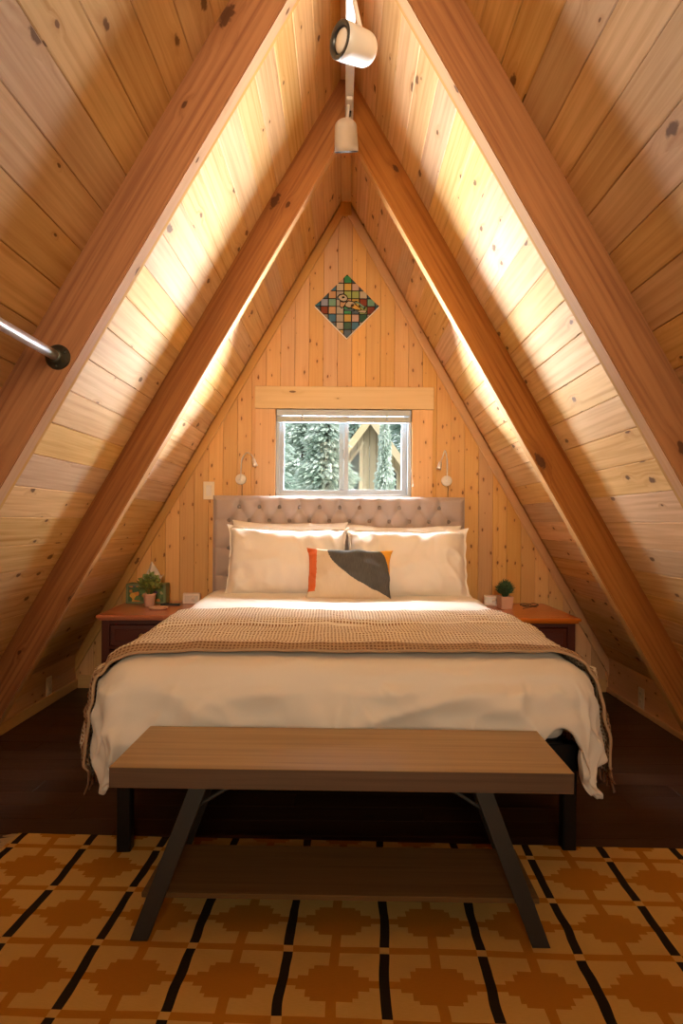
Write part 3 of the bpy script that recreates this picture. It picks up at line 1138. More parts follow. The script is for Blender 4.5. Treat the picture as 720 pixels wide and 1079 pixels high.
# ------------------------------------------------------------------ reading lamps
def reading_lamp(loc, pts, hd, label):
    root = tag(empty('reading_lamp', loc), label, 'lamp', 'gooseneck reading lamps on the gable wall')
    m = MB()
    T = Matrix.Rotation(R(90), 4, 'X')
    m.lathe([(0.0, 0.022), (0.028, 0.022), (0.034, 0.017), (0.035, 0.0)], T, 32)
    d = m.build('wall_disc', M['white_plastic'], root)
    m = MB()
    m.lathe([(0.0, 0.026), (0.008, 0.026), (0.009, 0.021)], T, 16)
    m.build('switch_button', M['chrome'], d)
    m = MB()
    P = [Vector(p) for p in pts]
    dense = []
    for i in range(len(P) - 1):
        p0, p1, p2, p3 = P[max(i - 1, 0)], P[i], P[i + 1], P[min(i + 2, len(P) - 1)]
        for q in range(8):
            t = q / 8
            dense.append(0.5 * ((2 * p1) + (p2 - p0) * t + (2 * p0 - 5 * p1 + 4 * p2 - p3) * t * t + (3 * p1 - p0 - 3 * p2 + p3) * t ** 3))
    dense.append(P[-1])
    m.tube(dense, 0.0042, 8)
    m.build('gooseneck', M['chrome'], root)
    m = MB()
    ax = Vector(hd).normalized()
    q = ax.to_track_quat('Z', 'Y').to_matrix().to_4x4()
    T = Matrix.Translation(P[-1]) @ q
    m.lathe([(0.004, -0.012), (0.009, -0.006), (0.012, 0.006), (0.013, 0.022), (0.0165, 0.046), (0.015, 0.047), (0.0, 0.040)], T, 20)
    m.build('lamp_head', M['chrome'], root)
    m = MB()
    m.tube([(0.006, -0.008, -0.03), (0.010, -0.012, -0.05), (0.008, -0.010, -0.075), (0.009, -0.008, -0.11)], 0.002, 6)
    m.build('power_cord', M['rubber'], root)
    return root


reading_lamp((-0.668, YW - 0.001, 1.362), [(0.002, -0.022, 0.0), (0.004, -0.03, 0.06), (0.012, -0.045, 0.128), (0.045, -0.06, 0.166), (0.078, -0.072, 0.150), (0.090, -0.078, 0.122)],
             (0.28, -0.25, -0.9), 'chrome gooseneck reading lamp on the wall beside the light switch')
reading_lamp((0.668, YW - 0.001, 1.362), [(0.002, -0.022, 0.0), (0.0, -0.03, 0.06), (-0.004, -0.045, 0.14), (-0.020, -0.06, 0.190), (-0.036, -0.072, 0.150), (-0.052, -0.078, 0.112)],
             (-0.22, -0.25, -0.9), 'chrome gooseneck reading lamp bent left, the one without a switch beside it')

# light switch, outlets
sw = tag(empty('light_switch', (-0.876, YW, 1.287)), 'ivory light switch plate beside the headboard', 'light switch')
mb = MB()
mb.box((0, -0.003, 0), (0.072, 0.006, 0.116), bevel=0.002)
mb.build('wall_plate', M['ivory'], sw)
mb = MB()
mb.box((0, -0.007, 0), (0.034, 0.006, 0.068), bevel=0.0015, rot=Matrix.Rotation(R(3), 4, 'X'))
mb.build('rocker', M['white_plastic'], sw)
for s, yy, zz, lab in ((-1, 3.94, 0.108, 'ivory wall outlet low on the knee wall, on the tissue box side of the bed'), (1, 3.86, 0.088, 'ivory wall outlet low on the knee wall, on the square pot side of the bed')):
    ot = tag(empty('wall_outlet', (s * KX, yy, zz)), lab, 'outlet', 'wall outlets on the knee walls')
    mb = MB()
    mb.box((-s * 0.003, 0, 0), (0.006, 0.072, 0.116), bevel=0.002)
    mb.build('wall_plate', M['ivory'], ot)
    for dz in (-0.022, 0.022):
        mb = MB()
        mb.box((-s * 0.007, 0, dz), (0.004, 0.032, 0.030), bevel=0.001)
        rc = mb.build('receptacle', M['ivory'], ot)
        mb = MB()
        for dy in (-0.007, 0.007):
            mb.box((-s * 0.0091, dy, dz + 0.003), (0.0006, 0.002, 0.009))
        mb.build('slot', M['rubber'], rc)

# ------------------------------------------------------------------ rod on the near left rafter
rod = tag(empty('closet_rod', (-0.842, 1.965, 1.567)), 'chrome hanging rod with dark round flange fixed to the nearer left rafter', 'rod')
mb = MB()
mb.tube([(0, -0.012, 0), (0, -0.5, 0.0), (0, -1.09, 0.0)], 0.0145, 20)
mb.build('rod_tube', M['chrome'], rod)
for yy, sg_ in ((0.0, 1), (-1.105, -1)):
    mb = MB()
    mb.lathe([(0.0, 0.03), (0.018, 0.03), (0.0215, 0.026), (0.022, 0.012), (0.034, 0.009), (0.037, 0.003), (0.037, 0.0)],
             Matrix.Translation((0, yy, 0)) @ Matrix.Rotation(R(90 * sg_), 4, 'X'), 32)
    fl = mb.build('flange', M['old_iron'], rod)
    for k in range(3):
        a = k * 2 * PI / 3 + 0.5
        mb = MB()
        mb.lathe([(0.0, 0.013), (0.004, 0.012), (0.0045, 0.006)], Matrix.Translation((0.0285 * math.cos(a), yy, 0.0285 * math.sin(a))) @ Matrix.Rotation(R(90 * sg_), 4, 'X'), 10)
        mb.build('screw', M['old_iron'], fl)

# ------------------------------------------------------------------ bed
BX, BY, BA = -0.027, 4.31, R(1.4)
bed = tag(empty('bed', (BX, BY, 0), BA), 'queen bed with grey buttoned headboard and black legs', 'bed')
# headboard: local y from -0.11 (front) to 0
HW, HZ = 0.80, 1.252
rows_b = []
sp, rs = 0.1265, 0.087
for k in range(9):
    z = 1.182 - k * rs
    n = 11 if k % 2 == 0 else 12
    rows_b.append([((i - (n - 1) / 2) * sp, z) for i in range(n)])
segs = []
for k in range(8):
    for (x0, z0) in rows_b[k]:
        for (x1, z1) in rows_b[k + 1]:
            if abs(abs(x1 - x0) - sp / 2) < 1e-3:
                segs.append((x0, z0, x1, z1))
for (x0, z0) in rows_b[0]:
    segs.append((x0, z0, x0, HZ))
for k in range(9):
    for sgn in (-1, 1):
        x0, z0 = (rows_b[k][0] if sgn < 0 else rows_b[k][-1])
        if k % 2 == 1:
            segs.append((x0, z0, sgn * HW, z0))
NX, NZ = 230, 125
Z0 = 0.42
gx = np.linspace(-HW, HW, NX + 1)
gz = np.linspace(Z0, HZ, NZ + 1)
GXX, GZZ = np.meshgrid(gx, gz)
dmin = np.full(GXX.shape, 9.0)
for (x0, z0, x1, z1) in segs:
    dx, dz = x1 - x0, z1 - z0
    t = np.clip(((GXX - x0) * dx + (GZZ - z0) * dz) / (dx * dx + dz * dz), 0, 1)
    dmin = np.minimum(dmin, np.hypot(GXX - x0 - t * dx, GZZ - z0 - t * dz))
bmin = np.full(GXX.shape, 9.0)
for rw in rows_b:
    for (x0, z0) in rw:
        bmin = np.minimum(bmin, np.hypot(GXX - x0, GZZ - z0))
dep = 0.016 * (1 - np.exp(-(dmin / 0.018))) - 0.022 * np.exp(-(bmin / 0.026) ** 2)
edge = np.minimum(np.minimum(GXX + HW, HW - GXX), HZ - GZZ)
rnd_e = 0.035 * np.sqrt(np.clip(1 - (1 - np.clip(edge / 0.035, 0, 1)) ** 2, 0, 1))
fy = -0.055 - rnd_e - dep * np.clip(edge / 0.03, 0, 1)
mb = MB()
mb.grid(lambda u, v: (gx[round(u * NX)], fy[round(v * NZ), round(u * NX)], gz[round(v * NZ)]), NX, NZ)
b = len(mb.v)
# sides, top and back
ring = [(-HW, Z0), (-HW, HZ), (HW, HZ), (HW, Z0)]
for (xa, za) in ring:
    mb.v.append((xa, -0.055, za))
for (xa, za) in ring:
    mb.v.append((xa, 0.0, za))
for i in range(3):
    mb.face((b + i, b + i + 1, b + 5 + i, b + 4 + i))
mb.face((b + 4, b + 5, b + 6, b + 7))
mb.face((b, b + 4, b + 7, b + 3))
hb = mb.build('headboard', M['head_fabric'], bed)
bm_ = MB()
bm_.lathe([(0.0, 0.009), (0.008, 0.0075), (0.0135, 0.002), (0.0135, -0.003)], Matrix.Rotation(R(90), 4, 'X'), 14)
btn = bm_.build('button', M['button_fabric'], hb)
first = True
for k, rw in enumerate(rows_b):
    for i, (x0, z0) in enumerate(rw):
        if k > 1 and 1 < i < len(rw) - 2:
            continue
        if k > 6:
            continue
        o = btn if first else btn.copy()
        if not first:
            COL.objects.link(o)
            o.parent = hb
        first = False
        o.location = (x0, -0.074, z0)
for s in (-1, 1):
    mb = MB()
    mb.box((s * 0.7, -0.03, 0.21), (0.06, 0.04, 0.42), grain=2, bevel=0.003)
    mb.build('headboard_post', M['black_metal'], bed)
FY = -2.115   # front of the frame, local
mb = MB()
for s in (-1, 1):
    mb.box((s * 0.73, (FY - 0.12) / 2, 0.315), (0.035, -FY - 0.12, 0.09), grain=1, bevel=0.003)
mb.box((0, FY + 0.0175, 0.315), (1.52, 0.035, 0.09), bevel=0.003)
mb.box((0, -0.135, 0.315), (1.42, 0.03, 0.09), bevel=0.003)
for k in range(11):
    mb.box((0, FY + 0.12 + k * 0.18, 0.35), (1.43, 0.07, 0.015), bevel=0.002)
mb.build('frame', M['black_metal'], bed)
for s in (-1, 1):
    for yy in (FY + 0.027, -0.40):
        mb = MB()
        mb.box((s * 0.735, yy, 0.180), (0.046, 0.046, 0.360), grain=2, bevel=0.004)
        mb.build('leg', M['black_metal'], bed)
mb = MB()
mb.box((0, (FY - 0.115) / 2 + 0.005, 0.475), (1.46, -FY - 0.135, 0.225), bevel=0.045, seg=4)
mb.build('mattress', M['mattress'], bed)

# drape: the shape cloth takes over the bed (bed-local coordinates)
DW, DL, DR = 0.712, 2.045, 0.125       # flat half width, flat end (towards the foot), edge radius


def ztop(yl):
    t = min(max((-yl - 0.3) / 1.75, 0), 1)
    return 0.668 - 0.048 * t


def drape(a, b, off=0.0, amp=1.0, seed=0.0, sag=0.0):
    """a across, b down the bed (0 at the headboard); unrolled cloth -> bed-local point"""
    ax = max(0.0, abs(a) - DW)
    by = max(0.0, b - DL)
    e = math.hypot(ax, by)
    e0 = e
    if e > 0.44 and ax > 0.02 and by > 0.02:
        e = 0.44 + (e - 0.44) * 0.35
    r = DR + off
    q = r * PI / 2
    if e < 1e-9:
        dx = dy = 0.0
        o_, d_ = 0.0, 0.0
    else:
        dx, dy = ax / e0, by / e0
        if e < q:
            o_, d_ = r * math.sin(e / r), r * (1 - math.cos(e / r))
        else:
            o_, d_ = r + (e - q) * 0.03, r + (e - q) * 0.995
    sx = 1 if a >= 0 else -1
    cor = (2 * dx * dy) ** 2 if e > 0.12 else 0.0
    o_ += 0.05 * cor * min(max((d_ - 0.1) / 0.3, 0), 1) * amp
    hang = min(max((d_ - 0.04) / 0.35, 0), 1)
    # folds running down the hanging cloth
    ang = math.atan2(dy, dx) if e > 1e-9 else 0
    per = (b * 1.0 if dy < 0.05 else (DL + ang * 0.35 + (DW - min(abs(a), DW)))) + (0 if sx > 0 else 7.3)
    rip = (math.sin(per * 13.0 + seed) * 0.5 + math.sin(per * 29.0 + seed * 2.1) * 0.25 + noise.noise((per * 6, d_ * 3, seed)) * 0.8)
    o_ += rip * 0.022 * hang * amp
    if dx > 0.15 and dy > 0.15:
        pass
    x = sx * (min(abs(a), DW) + dx * o_)
    y = -(min(b, DL) + dy * o_)
    if dx > 0 and dy > 0:
        x -= sx * 0.07 * hang ** 1.5 * math.sin(2 * ang) ** 2
    z = ztop(y) + off - d_
    # crumples of the top
    f = 1 - 0.6 * hang
    p = Vector((a * 2.2, b * 3.4, seed))
    wr = noise.noise(p) * 0.016 + noise.noise(p * 2.6) * 0.009 + noise.noise(p * 6) * 0.0035
    rid = 1 - abs(noise.noise(Vector((a * 2.0 + b * 0.8, b * 7.0, seed + 5)))) * 2.0
    wr += 0.009 * max(0, rid) ** 3
    rid2 = 1 - abs(noise.noise(Vector((a * 5.0 - b * 3.0, b * 4.0 + a * 2.0, seed + 9)))) * 2.2
    wr += 0.007 * max(0, rid2) ** 3
    flatten = min(1.0, max(0.15, e * 4 + 0.5))
    z += wr * f * amp * flatten - sag * math.exp(-((abs(a) - 0) / 0.9) ** 4) * 0
    if hang > 0.1:
        x += dx * sx * wr * 2.6
        y -= dy * wr * 2.8
    return Vector((x, y, z))


def hem_foot(a):
    t = 0.36 - 0.085 * math.exp(-((a - 0.665) / 0.075) ** 2) + 0.015 * math.sin(a * 7)
    if a > 0.74:
        t = min(0.40, t + (a - 0.74) * 0.5)
    return t


SIDE = 0.40
mb = MB()
NU, NV = 150, 150
B0 = 0.16


def duvet_pt(u, v, off=0.0):
    a = -(DW + SIDE) + 2 * (DW + SIDE) * u
    L = DL + hem_foot(a)
    b = B0 + (L - B0) * v
    return drape(a, b, off, 1.0, 2.0)


mb.grid(duvet_pt, NU, NV)
duvet = mb.build('duvet', M['duvet'], None)
duvet.location = (BX, BY, 0)
duvet.rotation_euler = (0, 0, BA)
tag(duvet, 'rumpled white cotton duvet hanging over the sides and foot of the bed', 'duvet')
md = duvet.modifiers.new('thick', 'SOLIDIFY')
md.thickness = 0.022
md.offset = -1
md = duvet.modifiers.new('smooth', 'SUBSURF')
md.levels = md.render_levels = 1

# throw blanket: waffle knit laid across the foot half
mb = MB()
TB0, TB1 = 1.13, 2.01
TS = 0.50


def throw_pt(u, v):
    a = -(DW + TS) + 2 * (DW + TS) * u
    b = TB1 + (TB0 - TB1) * v + 0.012 * math.sin(a * 5 + 1)
    if abs(a) > DW:
        b += (abs(a) - DW) * (0.16 * (1 - v) + 0.02) * 0.9
    p = drape(a, b, 0.014, 1.0, 2.0)
    # soft folds across the bed
    m_ = 0.010 * math.exp(-((v - 0.07) / 0.035) ** 2) - 0.015 * math.exp(-((v - 0.56 - 0.015 * math.sin(a * 3)) / 0.012) ** 2)
    m_ += 0.008 * math.exp(-((v - 0.62 - 0.02 * math.sin(a * 2)) / 0.04) ** 2) + 0.004 * math.sin(v * 23 + a * 2)
    e = max(0.0, abs(a) - DW)
    if e < 0.12:
        p.z += m_ + 0.004
    p.x += (0.0 + m_) * min(e / 0.15, 1) * (1 if a > 0 else -1)
    p.y -= 0.004 if v < 0.03 else 0
    return p


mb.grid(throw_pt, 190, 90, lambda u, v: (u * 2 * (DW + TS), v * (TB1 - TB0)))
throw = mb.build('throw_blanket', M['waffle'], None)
throw.location = (BX, BY, 0)
throw.rotation_euler = (0, 0, BA)
tag(throw, 'tan waffle knit throw laid across the duvet', 'blanket')
md = throw.modifiers.new('thick', 'SOLIDIFY')
md.thickness = 0.010
md.offset = 1
for s_ in (0.0, 1.0):
    mb = MB()
    for k in range(40):
        v = (k + 0.5) / 40
        p = throw_pt(s_, v)
        sgn = -1 if s_ == 0 else 1
        mb.tube([p + Vector((sgn * 0.004, 0, 0.004)), p + Vector((sgn * random.uniform(0, 0.012), random.uniform(-.006, .006), -0.02)), p + Vector((sgn * random.uniform(0.0, 0.02), random.uniform(-.012, .012), -0.045))], [0.0035, 0.004, 0.0025], 5)
    tag(mb.build('fringe', M['tassel'], throw), 'brown yarn fringe', None, None, 'stuff')


# pillows
def pillow(w, h, t, flange=0.0, seed=0, nx=56, nz=40, bow=0.075, sagz=0.0):
    m = MB()

    def pt(u, v, side):
        x, z = u * 2 - 1, v * 2 - 1
        fx, fz = 1 - 2 * flange / w, 1 - 2 * flange / h
        ix, iz = min(abs(x) / fx, 1), min(abs(z) / fz, 1)
        th = ((1 - ix ** 2.6) * (1 - iz ** 2.6))
        th = t / 2 * max(th, 0) ** 0.5
        X = x * w / 2 * (1 - bow * (1 - z ** 4) * abs(x) ** 4 + 0.015 * noise.noise((x * 2, z * 3, seed)))
        Z = z * h / 2 * (1 - bow * 0.9 * (1 - x ** 4) * abs(z) ** 4 + 0.05 * noise.noise((x * 2.2, z * 1.5, seed + 3)))
        n = noise.noise((X * 7, Z * 7, seed)) * 0.030 + noise.noise((X * 19, Z * 12, seed)) * 0.010
        n += 0.018 * max(0, 1 - 2.2 * abs(noise.noise((X * 9 + Z * 4, Z * 6, seed + 7)))) ** 2 * (0.3 + abs(x))
        # puckers running in from the ends
        n += 0.009 * abs(x) ** 3 * math.sin(z * 11 + seed + 2.5 * noise.noise((x * 3, z * 3, seed)))
        th2 = th + n * min(1, th / (t * 0.15) + 0.1)
        fl = 0.008 * math.sin(z * 17 + seed) * (abs(x) > fx) + 0.006 * math.sin(x * 21 + seed) * (abs(z) > fz)
        Z += -sagz * (1 - iz) * 0.5
        y = -side * max(th2, 0.0025) + fl
        return (X, y, Z)
    m.grid(lambda u, v: pt(u, v, 1), nx, nz, lambda u, v: (u, v))
    m.grid(lambda u, v: pt(u, v, -1), nx, nz, lambda u, v: (u, v), flip=True)
    return m


def place_pillow(mb_, name, mat, loc, tilt, rz, ry, label, group=None):
    o = mb_.build(name, mat, None, recalc=False)
    bm = bmesh.new()
    bm.from_mesh(o.data)
    bmesh.ops.remove_doubles(bm, verts=bm.verts, dist=0.0062 if name != 'lumbar_pillow' else 0.0055)
    bmesh.ops.recalc_face_normals(bm, faces=bm.faces)
    bm.to_mesh(o.data)
    bm.free()
    o.location = loc
    o.rotation_euler = (R(-tilt), R(ry), R(rz))
    tag(o, label, 'pillow', group)
    md = o.modifiers.new('smooth', 'SUBSURF')
    md.levels = md.render_levels = 1
    return o


G = 'white pillows against the headboard'
place_pillow(pillow(0.74, 0.47, 0.15, 0.0, 1), 'pillow', M['linen'], (-0.335, 4.135, 0.865), 12, -1, 0.6, 'white pillow standing behind the front pillow on the tissue box side', G)
place_pillow(pillow(0.74, 0.46, 0.15, 0.0, 4), 'pillow', M['linen'], (0.375, 4.135, 0.855), 12, -1, -0.5, 'white pillow standing behind the front pillow on the square pot side', G)
place_pillow(pillow(0.742, 0.445, 0.235, 0.022, 8, sagz=0.03), 'pillow', M['linen'], (-0.335, 3.975, 0.850), 17, 0, 0.5, 'white front pillow leaning on the tissue box side of the bed', G)
place_pillow(pillow(0.742, 0.445, 0.235, 0.022, 15, sagz=0.03), 'pillow', M['linen'], (0.385, 3.965, 0.840), 17, -2, -0.6, 'white front pillow leaning on the square pot side of the bed', G)
place_pillow(pillow(0.515, 0.325, 0.13, 0.0, 22, 50, 34, 0.10), 'lumbar_pillow', M['lumbar'], (0.035, 3.815, 0.785), 20, -1.5, 0.8,
             'small lumbar cushion in cream, charcoal, rust and mustard leaning on the white pillows')

# ------------------------------------------------------------------ bench
bench = tag(empty('bench', (0.0, 1.873, 0.009), R(-0.9)), 'oak topped bench with charcoal splayed legs and lower shelf at the foot of the bed', 'bench')
BT = 0.450
mb = MB()
mb.box((0, 0, BT - 0.0265), (1.184, 0.345, 0.053), grain=0, bevel=0.0015)
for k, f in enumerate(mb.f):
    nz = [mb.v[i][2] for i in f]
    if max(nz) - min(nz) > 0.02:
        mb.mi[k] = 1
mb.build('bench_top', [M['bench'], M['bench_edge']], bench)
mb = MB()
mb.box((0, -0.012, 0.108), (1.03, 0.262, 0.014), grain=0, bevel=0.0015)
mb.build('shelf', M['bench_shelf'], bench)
for s in (-1, 1):
    for fy_ in (-1, 1):
        mb = MB()
        yy = fy_ * 0.1525
        x0, x1 = 0.366, 0.516
        mb.poly([(0, 0, 0)] * 3)
        mb = MB()
        wv = 0.046
        pts = [(s * (x1 - wv / 2), 0.0), (s * (x1 + wv / 2), 0.0), (s * (x0 + wv / 2), BT - 0.053), (s * (x0 - wv / 2), BT - 0.053)]
        prism_xz(mb, pts, yy - 0.010, yy + 0.010, 0.001)
        bmx = ccw(pts)
        mb.poly([(p[0], yy + 0.010, p[1]) for p in bmx[::-1]])
        leg = mb.build('leg', M['charcoal'], bench)
    mb = MB()
    mb.box((s * 0.375, 0, BT - 0.057), (0.05, 0.285, 0.008), grain=1, bevel=0.001)
    mb.build('top_bracket', M['charcoal'], bench)
    mb = MB()
    mb.box((s * 0.489, 0, 0.097), (0.03, 0.285, 0.008), grain=1, bevel=0.001)
    mb.build('cross_bar', M['charcoal'], bench)
    for yy in (-0.135, 0.135):
        mb = MB()
        mb.tube([(s * 0.385, yy, BT - 0.118), (s * 0.345, yy, BT - 0.095), (s * 0.305, yy, BT - 0.07), (s * 0.275, yy, BT - 0.055)], 0.005, 8)
        mb.build('corner_brace', M['charcoal'], bench)

# ------------------------------------------------------------------ nightstands
def nightstand(loc, rz, wd, dp, label, hinge_side):
    """origin at the floor, middle of the back edge"""
    root = tag(empty('nightstand', loc, rz), label, 'nightstand', 'nightstands beside the bed')
    Zt = 0.574
    m = MB()
    m.box((0, -dp / 2, Zt - 0.009), (wd, dp, 0.018), grain=0, bevel=0.004, seg=2)
    m.box((0, -dp / 2 + 0.003, Zt - 0.024), (wd - 0.02, dp - 0.02, 0.012), grain=0, bevel=0.003)
    m.build('table_top', M['orange'], root)
    m = MB()
    bw_, bd, z0, z1 = wd - 0.045, dp - 0.05, 0.05, Zt - 0.03
    yb = -0.015
    for s in (-1, 1):
        m.box((s * (bw_ / 2 - 0.009), yb - bd / 2, (z0 + z1) / 2), (0.018, bd, z1 - z0), grain=2, bevel=0.002)
    m.box((0, yb - 0.006, (z0 + z1) / 2), (bw_ - 0.036, 0.012, z1 - z0), grain=2)
    m.box((0, yb - bd / 2, z0 + 0.009), (bw_ - 0.036, bd - 0.012, 0.018), grain=0)
    fyy = yb - bd
    for s in (-1, 1):
        m.box((s * (bw_ / 2 - 0.022), fyy + 0.006, (z0 + z1) / 2), (0.044, 0.020, z1 - z0), grain=2, bevel=0.002)
    m.box((0, fyy + 0.006, z1 - 0.012), (bw_ - 0.088, 0.020, 0.024), bevel=0.002)
    m.box((0, fyy + 0.006, z0 + 0.02), (bw_ - 0.088, 0.020, 0.04), bevel=0.002)
    m.box((0, fyy + 0.006, z1 - 0.150), (bw_ - 0.088, 0.020, 0.02), bevel=0.002)
    m.build('body', M['mahogany'], root)
    m = MB()
    dw = bw_ - 0.094
    m.box((0, fyy, z1 - 0.083), (dw, 0.018, 0.112), bevel=0.004)
    m.box((0, fyy - 0.010, z1 - 0.083), (dw - 0.05, 0.006, 0.065), bevel=0.003)
    dr = m.build('drawer', M['mahogany'], root)
    m = MB()
    m.lathe([(0.0, 0.03), (0.013, 0.027), (0.014, 0.02), (0.006, 0.010), (0.008, 0.0)], Matrix.Translation((0, fyy - 0.012, z1 - 0.083)) @ Matrix.Rotation(R(90), 4, 'X'), 18)
    m.build('knob', M['brass'], dr)
    m = MB()
    dz0, dz1 = z0 + 0.045, z1 - 0.165
    for s in (-1, 1):
        m.box((s * (dw / 2 - 0.03), fyy, (dz0 + dz1) / 2), (0.06, 0.02, dz1 - dz0), grain=2, bevel=0.003)
    m.box((0, fyy, dz1 - 0.03), (dw - 0.12, 0.02, 0.06), bevel=0.003)
    m.box((0, fyy, dz0 + 0.03), (dw - 0.12, 0.02, 0.06), bevel=0.003)
    m.box((0, fyy + 0.004, (dz0 + dz1) / 2), (dw - 0.118, 0.012, dz1 - dz0 - 0.118), grain=2, bevel=0.004)
    dd = m.build('door', M['mahogany'], root)
    m = MB()
    m.lathe([(0.0, 0.03), (0.013, 0.027), (0.014, 0.02), (0.006, 0.010), (0.008, 0.0)],
            Matrix.Translation((-hinge_side * (dw / 2 - 0.03), fyy - 0.010, (dz0 + dz1) / 2 + 0.05)) @ Matrix.Rotation(R(90), 4, 'X'), 18)
    m.build('knob', M['brass'], dd)
    for zz in (dz0 + 0.05, dz1 - 0.05):
        m = MB()
        m.tube([(hinge_side * (dw / 2 + 0.004), fyy - 0.012, zz - 0.022), (hinge_side * (dw / 2 + 0.004), fyy - 0.012, zz + 0.022)], 0.004, 8)
        m.build('hinge', M['brass'], dd)
    for sx in (-1, 1):
        for yy in (yb - 0.03, fyy + 0.03):
            m = MB()
            m.box((sx * (bw_ / 2 - 0.025), yy, 0.025), (0.045, 0.045, 0.05), bevel=0.004)
            m.build('foot', M['mahogany'], root)
    return root, Zt


ns1, NZT = nightstand((-1.130, 4.325, 0), R(3.0), 0.49, 0.69, 'dark red nightstand with cherry top holding the tissue box', -1)
ns2, _ = nightstand((1.088, 4.325, 0), R(0.0), 0.424, 0.69, 'dark red nightstand with cherry top holding the dark eyeglasses', 1)

# items on the nightstands
tb = tag(empty('tissue_box', (-1.225, 4.205, NZT), R(3)), 'green fruit patterned tissue box behind the round potted plant', 'tissue box')
mb = MB()
mb.box((0, 0, 0.061), (0.245, 0.115, 0.122), bevel=0.003)
mb.build('carton', M['box_green'], tb)
mb = MB()
mb.box((0, -0.0585, 0.061), (0.215, 0.002, 0.096), bevel=0.0005)
mb.build('printed_panel', M['fruit'], tb)
mb = MB()
mb.box((0, 0, 0.1215), (0.12, 0.05, 0.003), bevel=0.001)
mb.build('opening', M['dark_gap'], tb)
mb = MB()


def tis(u, v):
    x = (u - 0.5) * (0.125 - 0.01 * v) + 0.012 + 0.03 * v
    z = 0.118 + v * (0.10 + 0.05 * math.sin(u * 5.0 + 0.4) * v - 0.05 * (u < 0.35) * (0.35 - u) / 0.35 * 1.3)
    y = 0.014 * math.sin(u * 12) * (0.4 + v) + 0.01 * v
    return (x, y, z)


mb.grid(tis, 24, 10)
t_ = mb.build('tissue', M['paper'], tb, recalc=False)
t_.modifiers.new('thick', 'SOLIDIFY').thickness = 0.0015


def plant(loc, square, mat, nleaf, spread, hgt, leaf, label, seed):
    rnd = random.Random(seed)
    root = tag(empty('potted_plant', loc, R(8) if square else 0), label, 'potted plant', 'small potted plants on the nightstands')
    m = MB()
    if square:
        a0, a1, hh = 0.033, 0.039, 0.074
        ring = []
        prof = [(a0, 0.0), (a1, hh), (a1 - 0.005, hh), (a1 - 0.006, hh - 0.012)]
        for (a, z) in prof:
            ring.append([(-a, -a, z), (a, -a, z), (a, a, z), (-a, a, z)])
        b = len(m.v)
        for r_ in ring:
            m.v.extend(r_)
        for j in range(len(ring) - 1):
            for i in range(4):
                m.face((b + j * 4 + i, b + j * 4 + (i + 1) % 4, b + j * 4 + 4 + (i + 1) % 4, b + j * 4 + 4 + i))
        m.face((b + 3, b + 2, b + 1, b))
        m.face(tuple(b + 12 + i for i in range(4)))
    else:
        hh = 0.076
        m.lathe([(0.0, 0.0), (0.027, 0.0), (0.029, 0.003), (0.036, 0.066), (0.038, 0.068), (0.038, hh), (0.034, hh), (0.033, hh - 0.012), (0, hh - 0.012)], None, 28)
    m.build('pot', M['terracotta'], root)
    m = MB()
    m.lathe([(0.0, hh - 0.006), (0.031, hh - 0.008), (0.031, hh - 0.012)], None, 18)
    m.build('soil', M['soil'], root)
    m = MB()
    for i in range(nleaf):
        a = rnd.random() * 2 * PI
        q = rnd.random() ** 0.6
        tip = Vector((spread * q * math.cos(a), spread * q * math.sin(a), hh + hgt * (0.35 + 0.65 * rnd.random()) * (1 - 0.45 * q * q)))
        base = Vector((0.012 * math.cos(a), 0.012 * math.sin(a), hh - 0.008))
        if i % 3 == 0:
            m.tube([base, (base + tip) / 2 + Vector((0, 0, 0.01)), tip], 0.0009, 4)
        d = Vector((math.cos(a) * q + rnd.uniform(-.6, .6), math.sin(a) * q + rnd.uniform(-.6, .6), rnd.uniform(0.1, 1.2))).normalized()
        sd = d.cross(Vector((rnd.uniform(-1, 1), rnd.uniform(-1, 1), 1))).normalized()
        up = sd.cross(d).normalized()
        L = leaf * rnd.uniform(0.7, 1.2)
        wl = L * (0.42 if not square else 0.10)
        p0 = tip - d * L * 0.3
        m.poly([p0, p0 + d * L * 0.45 - sd * wl, p0 + d * L + up * L * 0.1, p0 + d * L * 0.45 + sd * wl])
    m.build('foliage', mat, root, recalc=False)
    return root


plant((-1.165, 4.03, NZT), False, M['leaf'], 170, 0.062, 0.125, 0.030, 'round blush pot with a bushy olive green plant in front of the tissue box', 4)
plant((0.985, 4.06, NZT), True, M['leaf_dark'], 420, 0.042, 0.085, 0.042, 'square blush pot with a tuft of dark green grass-like leaves', 9)

co = MB()
co.lathe([(0.0, 0.0), (0.044, 0.0), (0.054, 0.006), (0.056, 0.012), (0.052, 0.012), (0.046, 0.007), (0.0, 0.006)], None, 36)
o = co.build('saucer', M['terracotta'])
o.location = (-1.075, 3.90, NZT)
tag(o, 'round blush saucer lying before the potted plant', 'saucer')
co = MB()
co.box((0, 0, 0.006), (0.115, 0.042, 0.012), bevel=0.003, seg=2)
rem = co.build('remote_control', M['rubber'])
rem.location = (-1.05, 4.075, NZT)
rem.rotation_euler = (0, 0, R(4))
tag(rem, 'slim black remote lying behind the saucer', 'remote control')
m = MB()
for ii in range(3):
    for jj in range(2):
        m.lathe([(0.0, 0.0135), (0.004, 0.0132), (0.0045, 0.0115)], Matrix.Translation((-0.035 + ii * 0.02, -0.009 + jj * 0.018, 0)), 8)
m.build('keypad', M['charcoal'], rem)


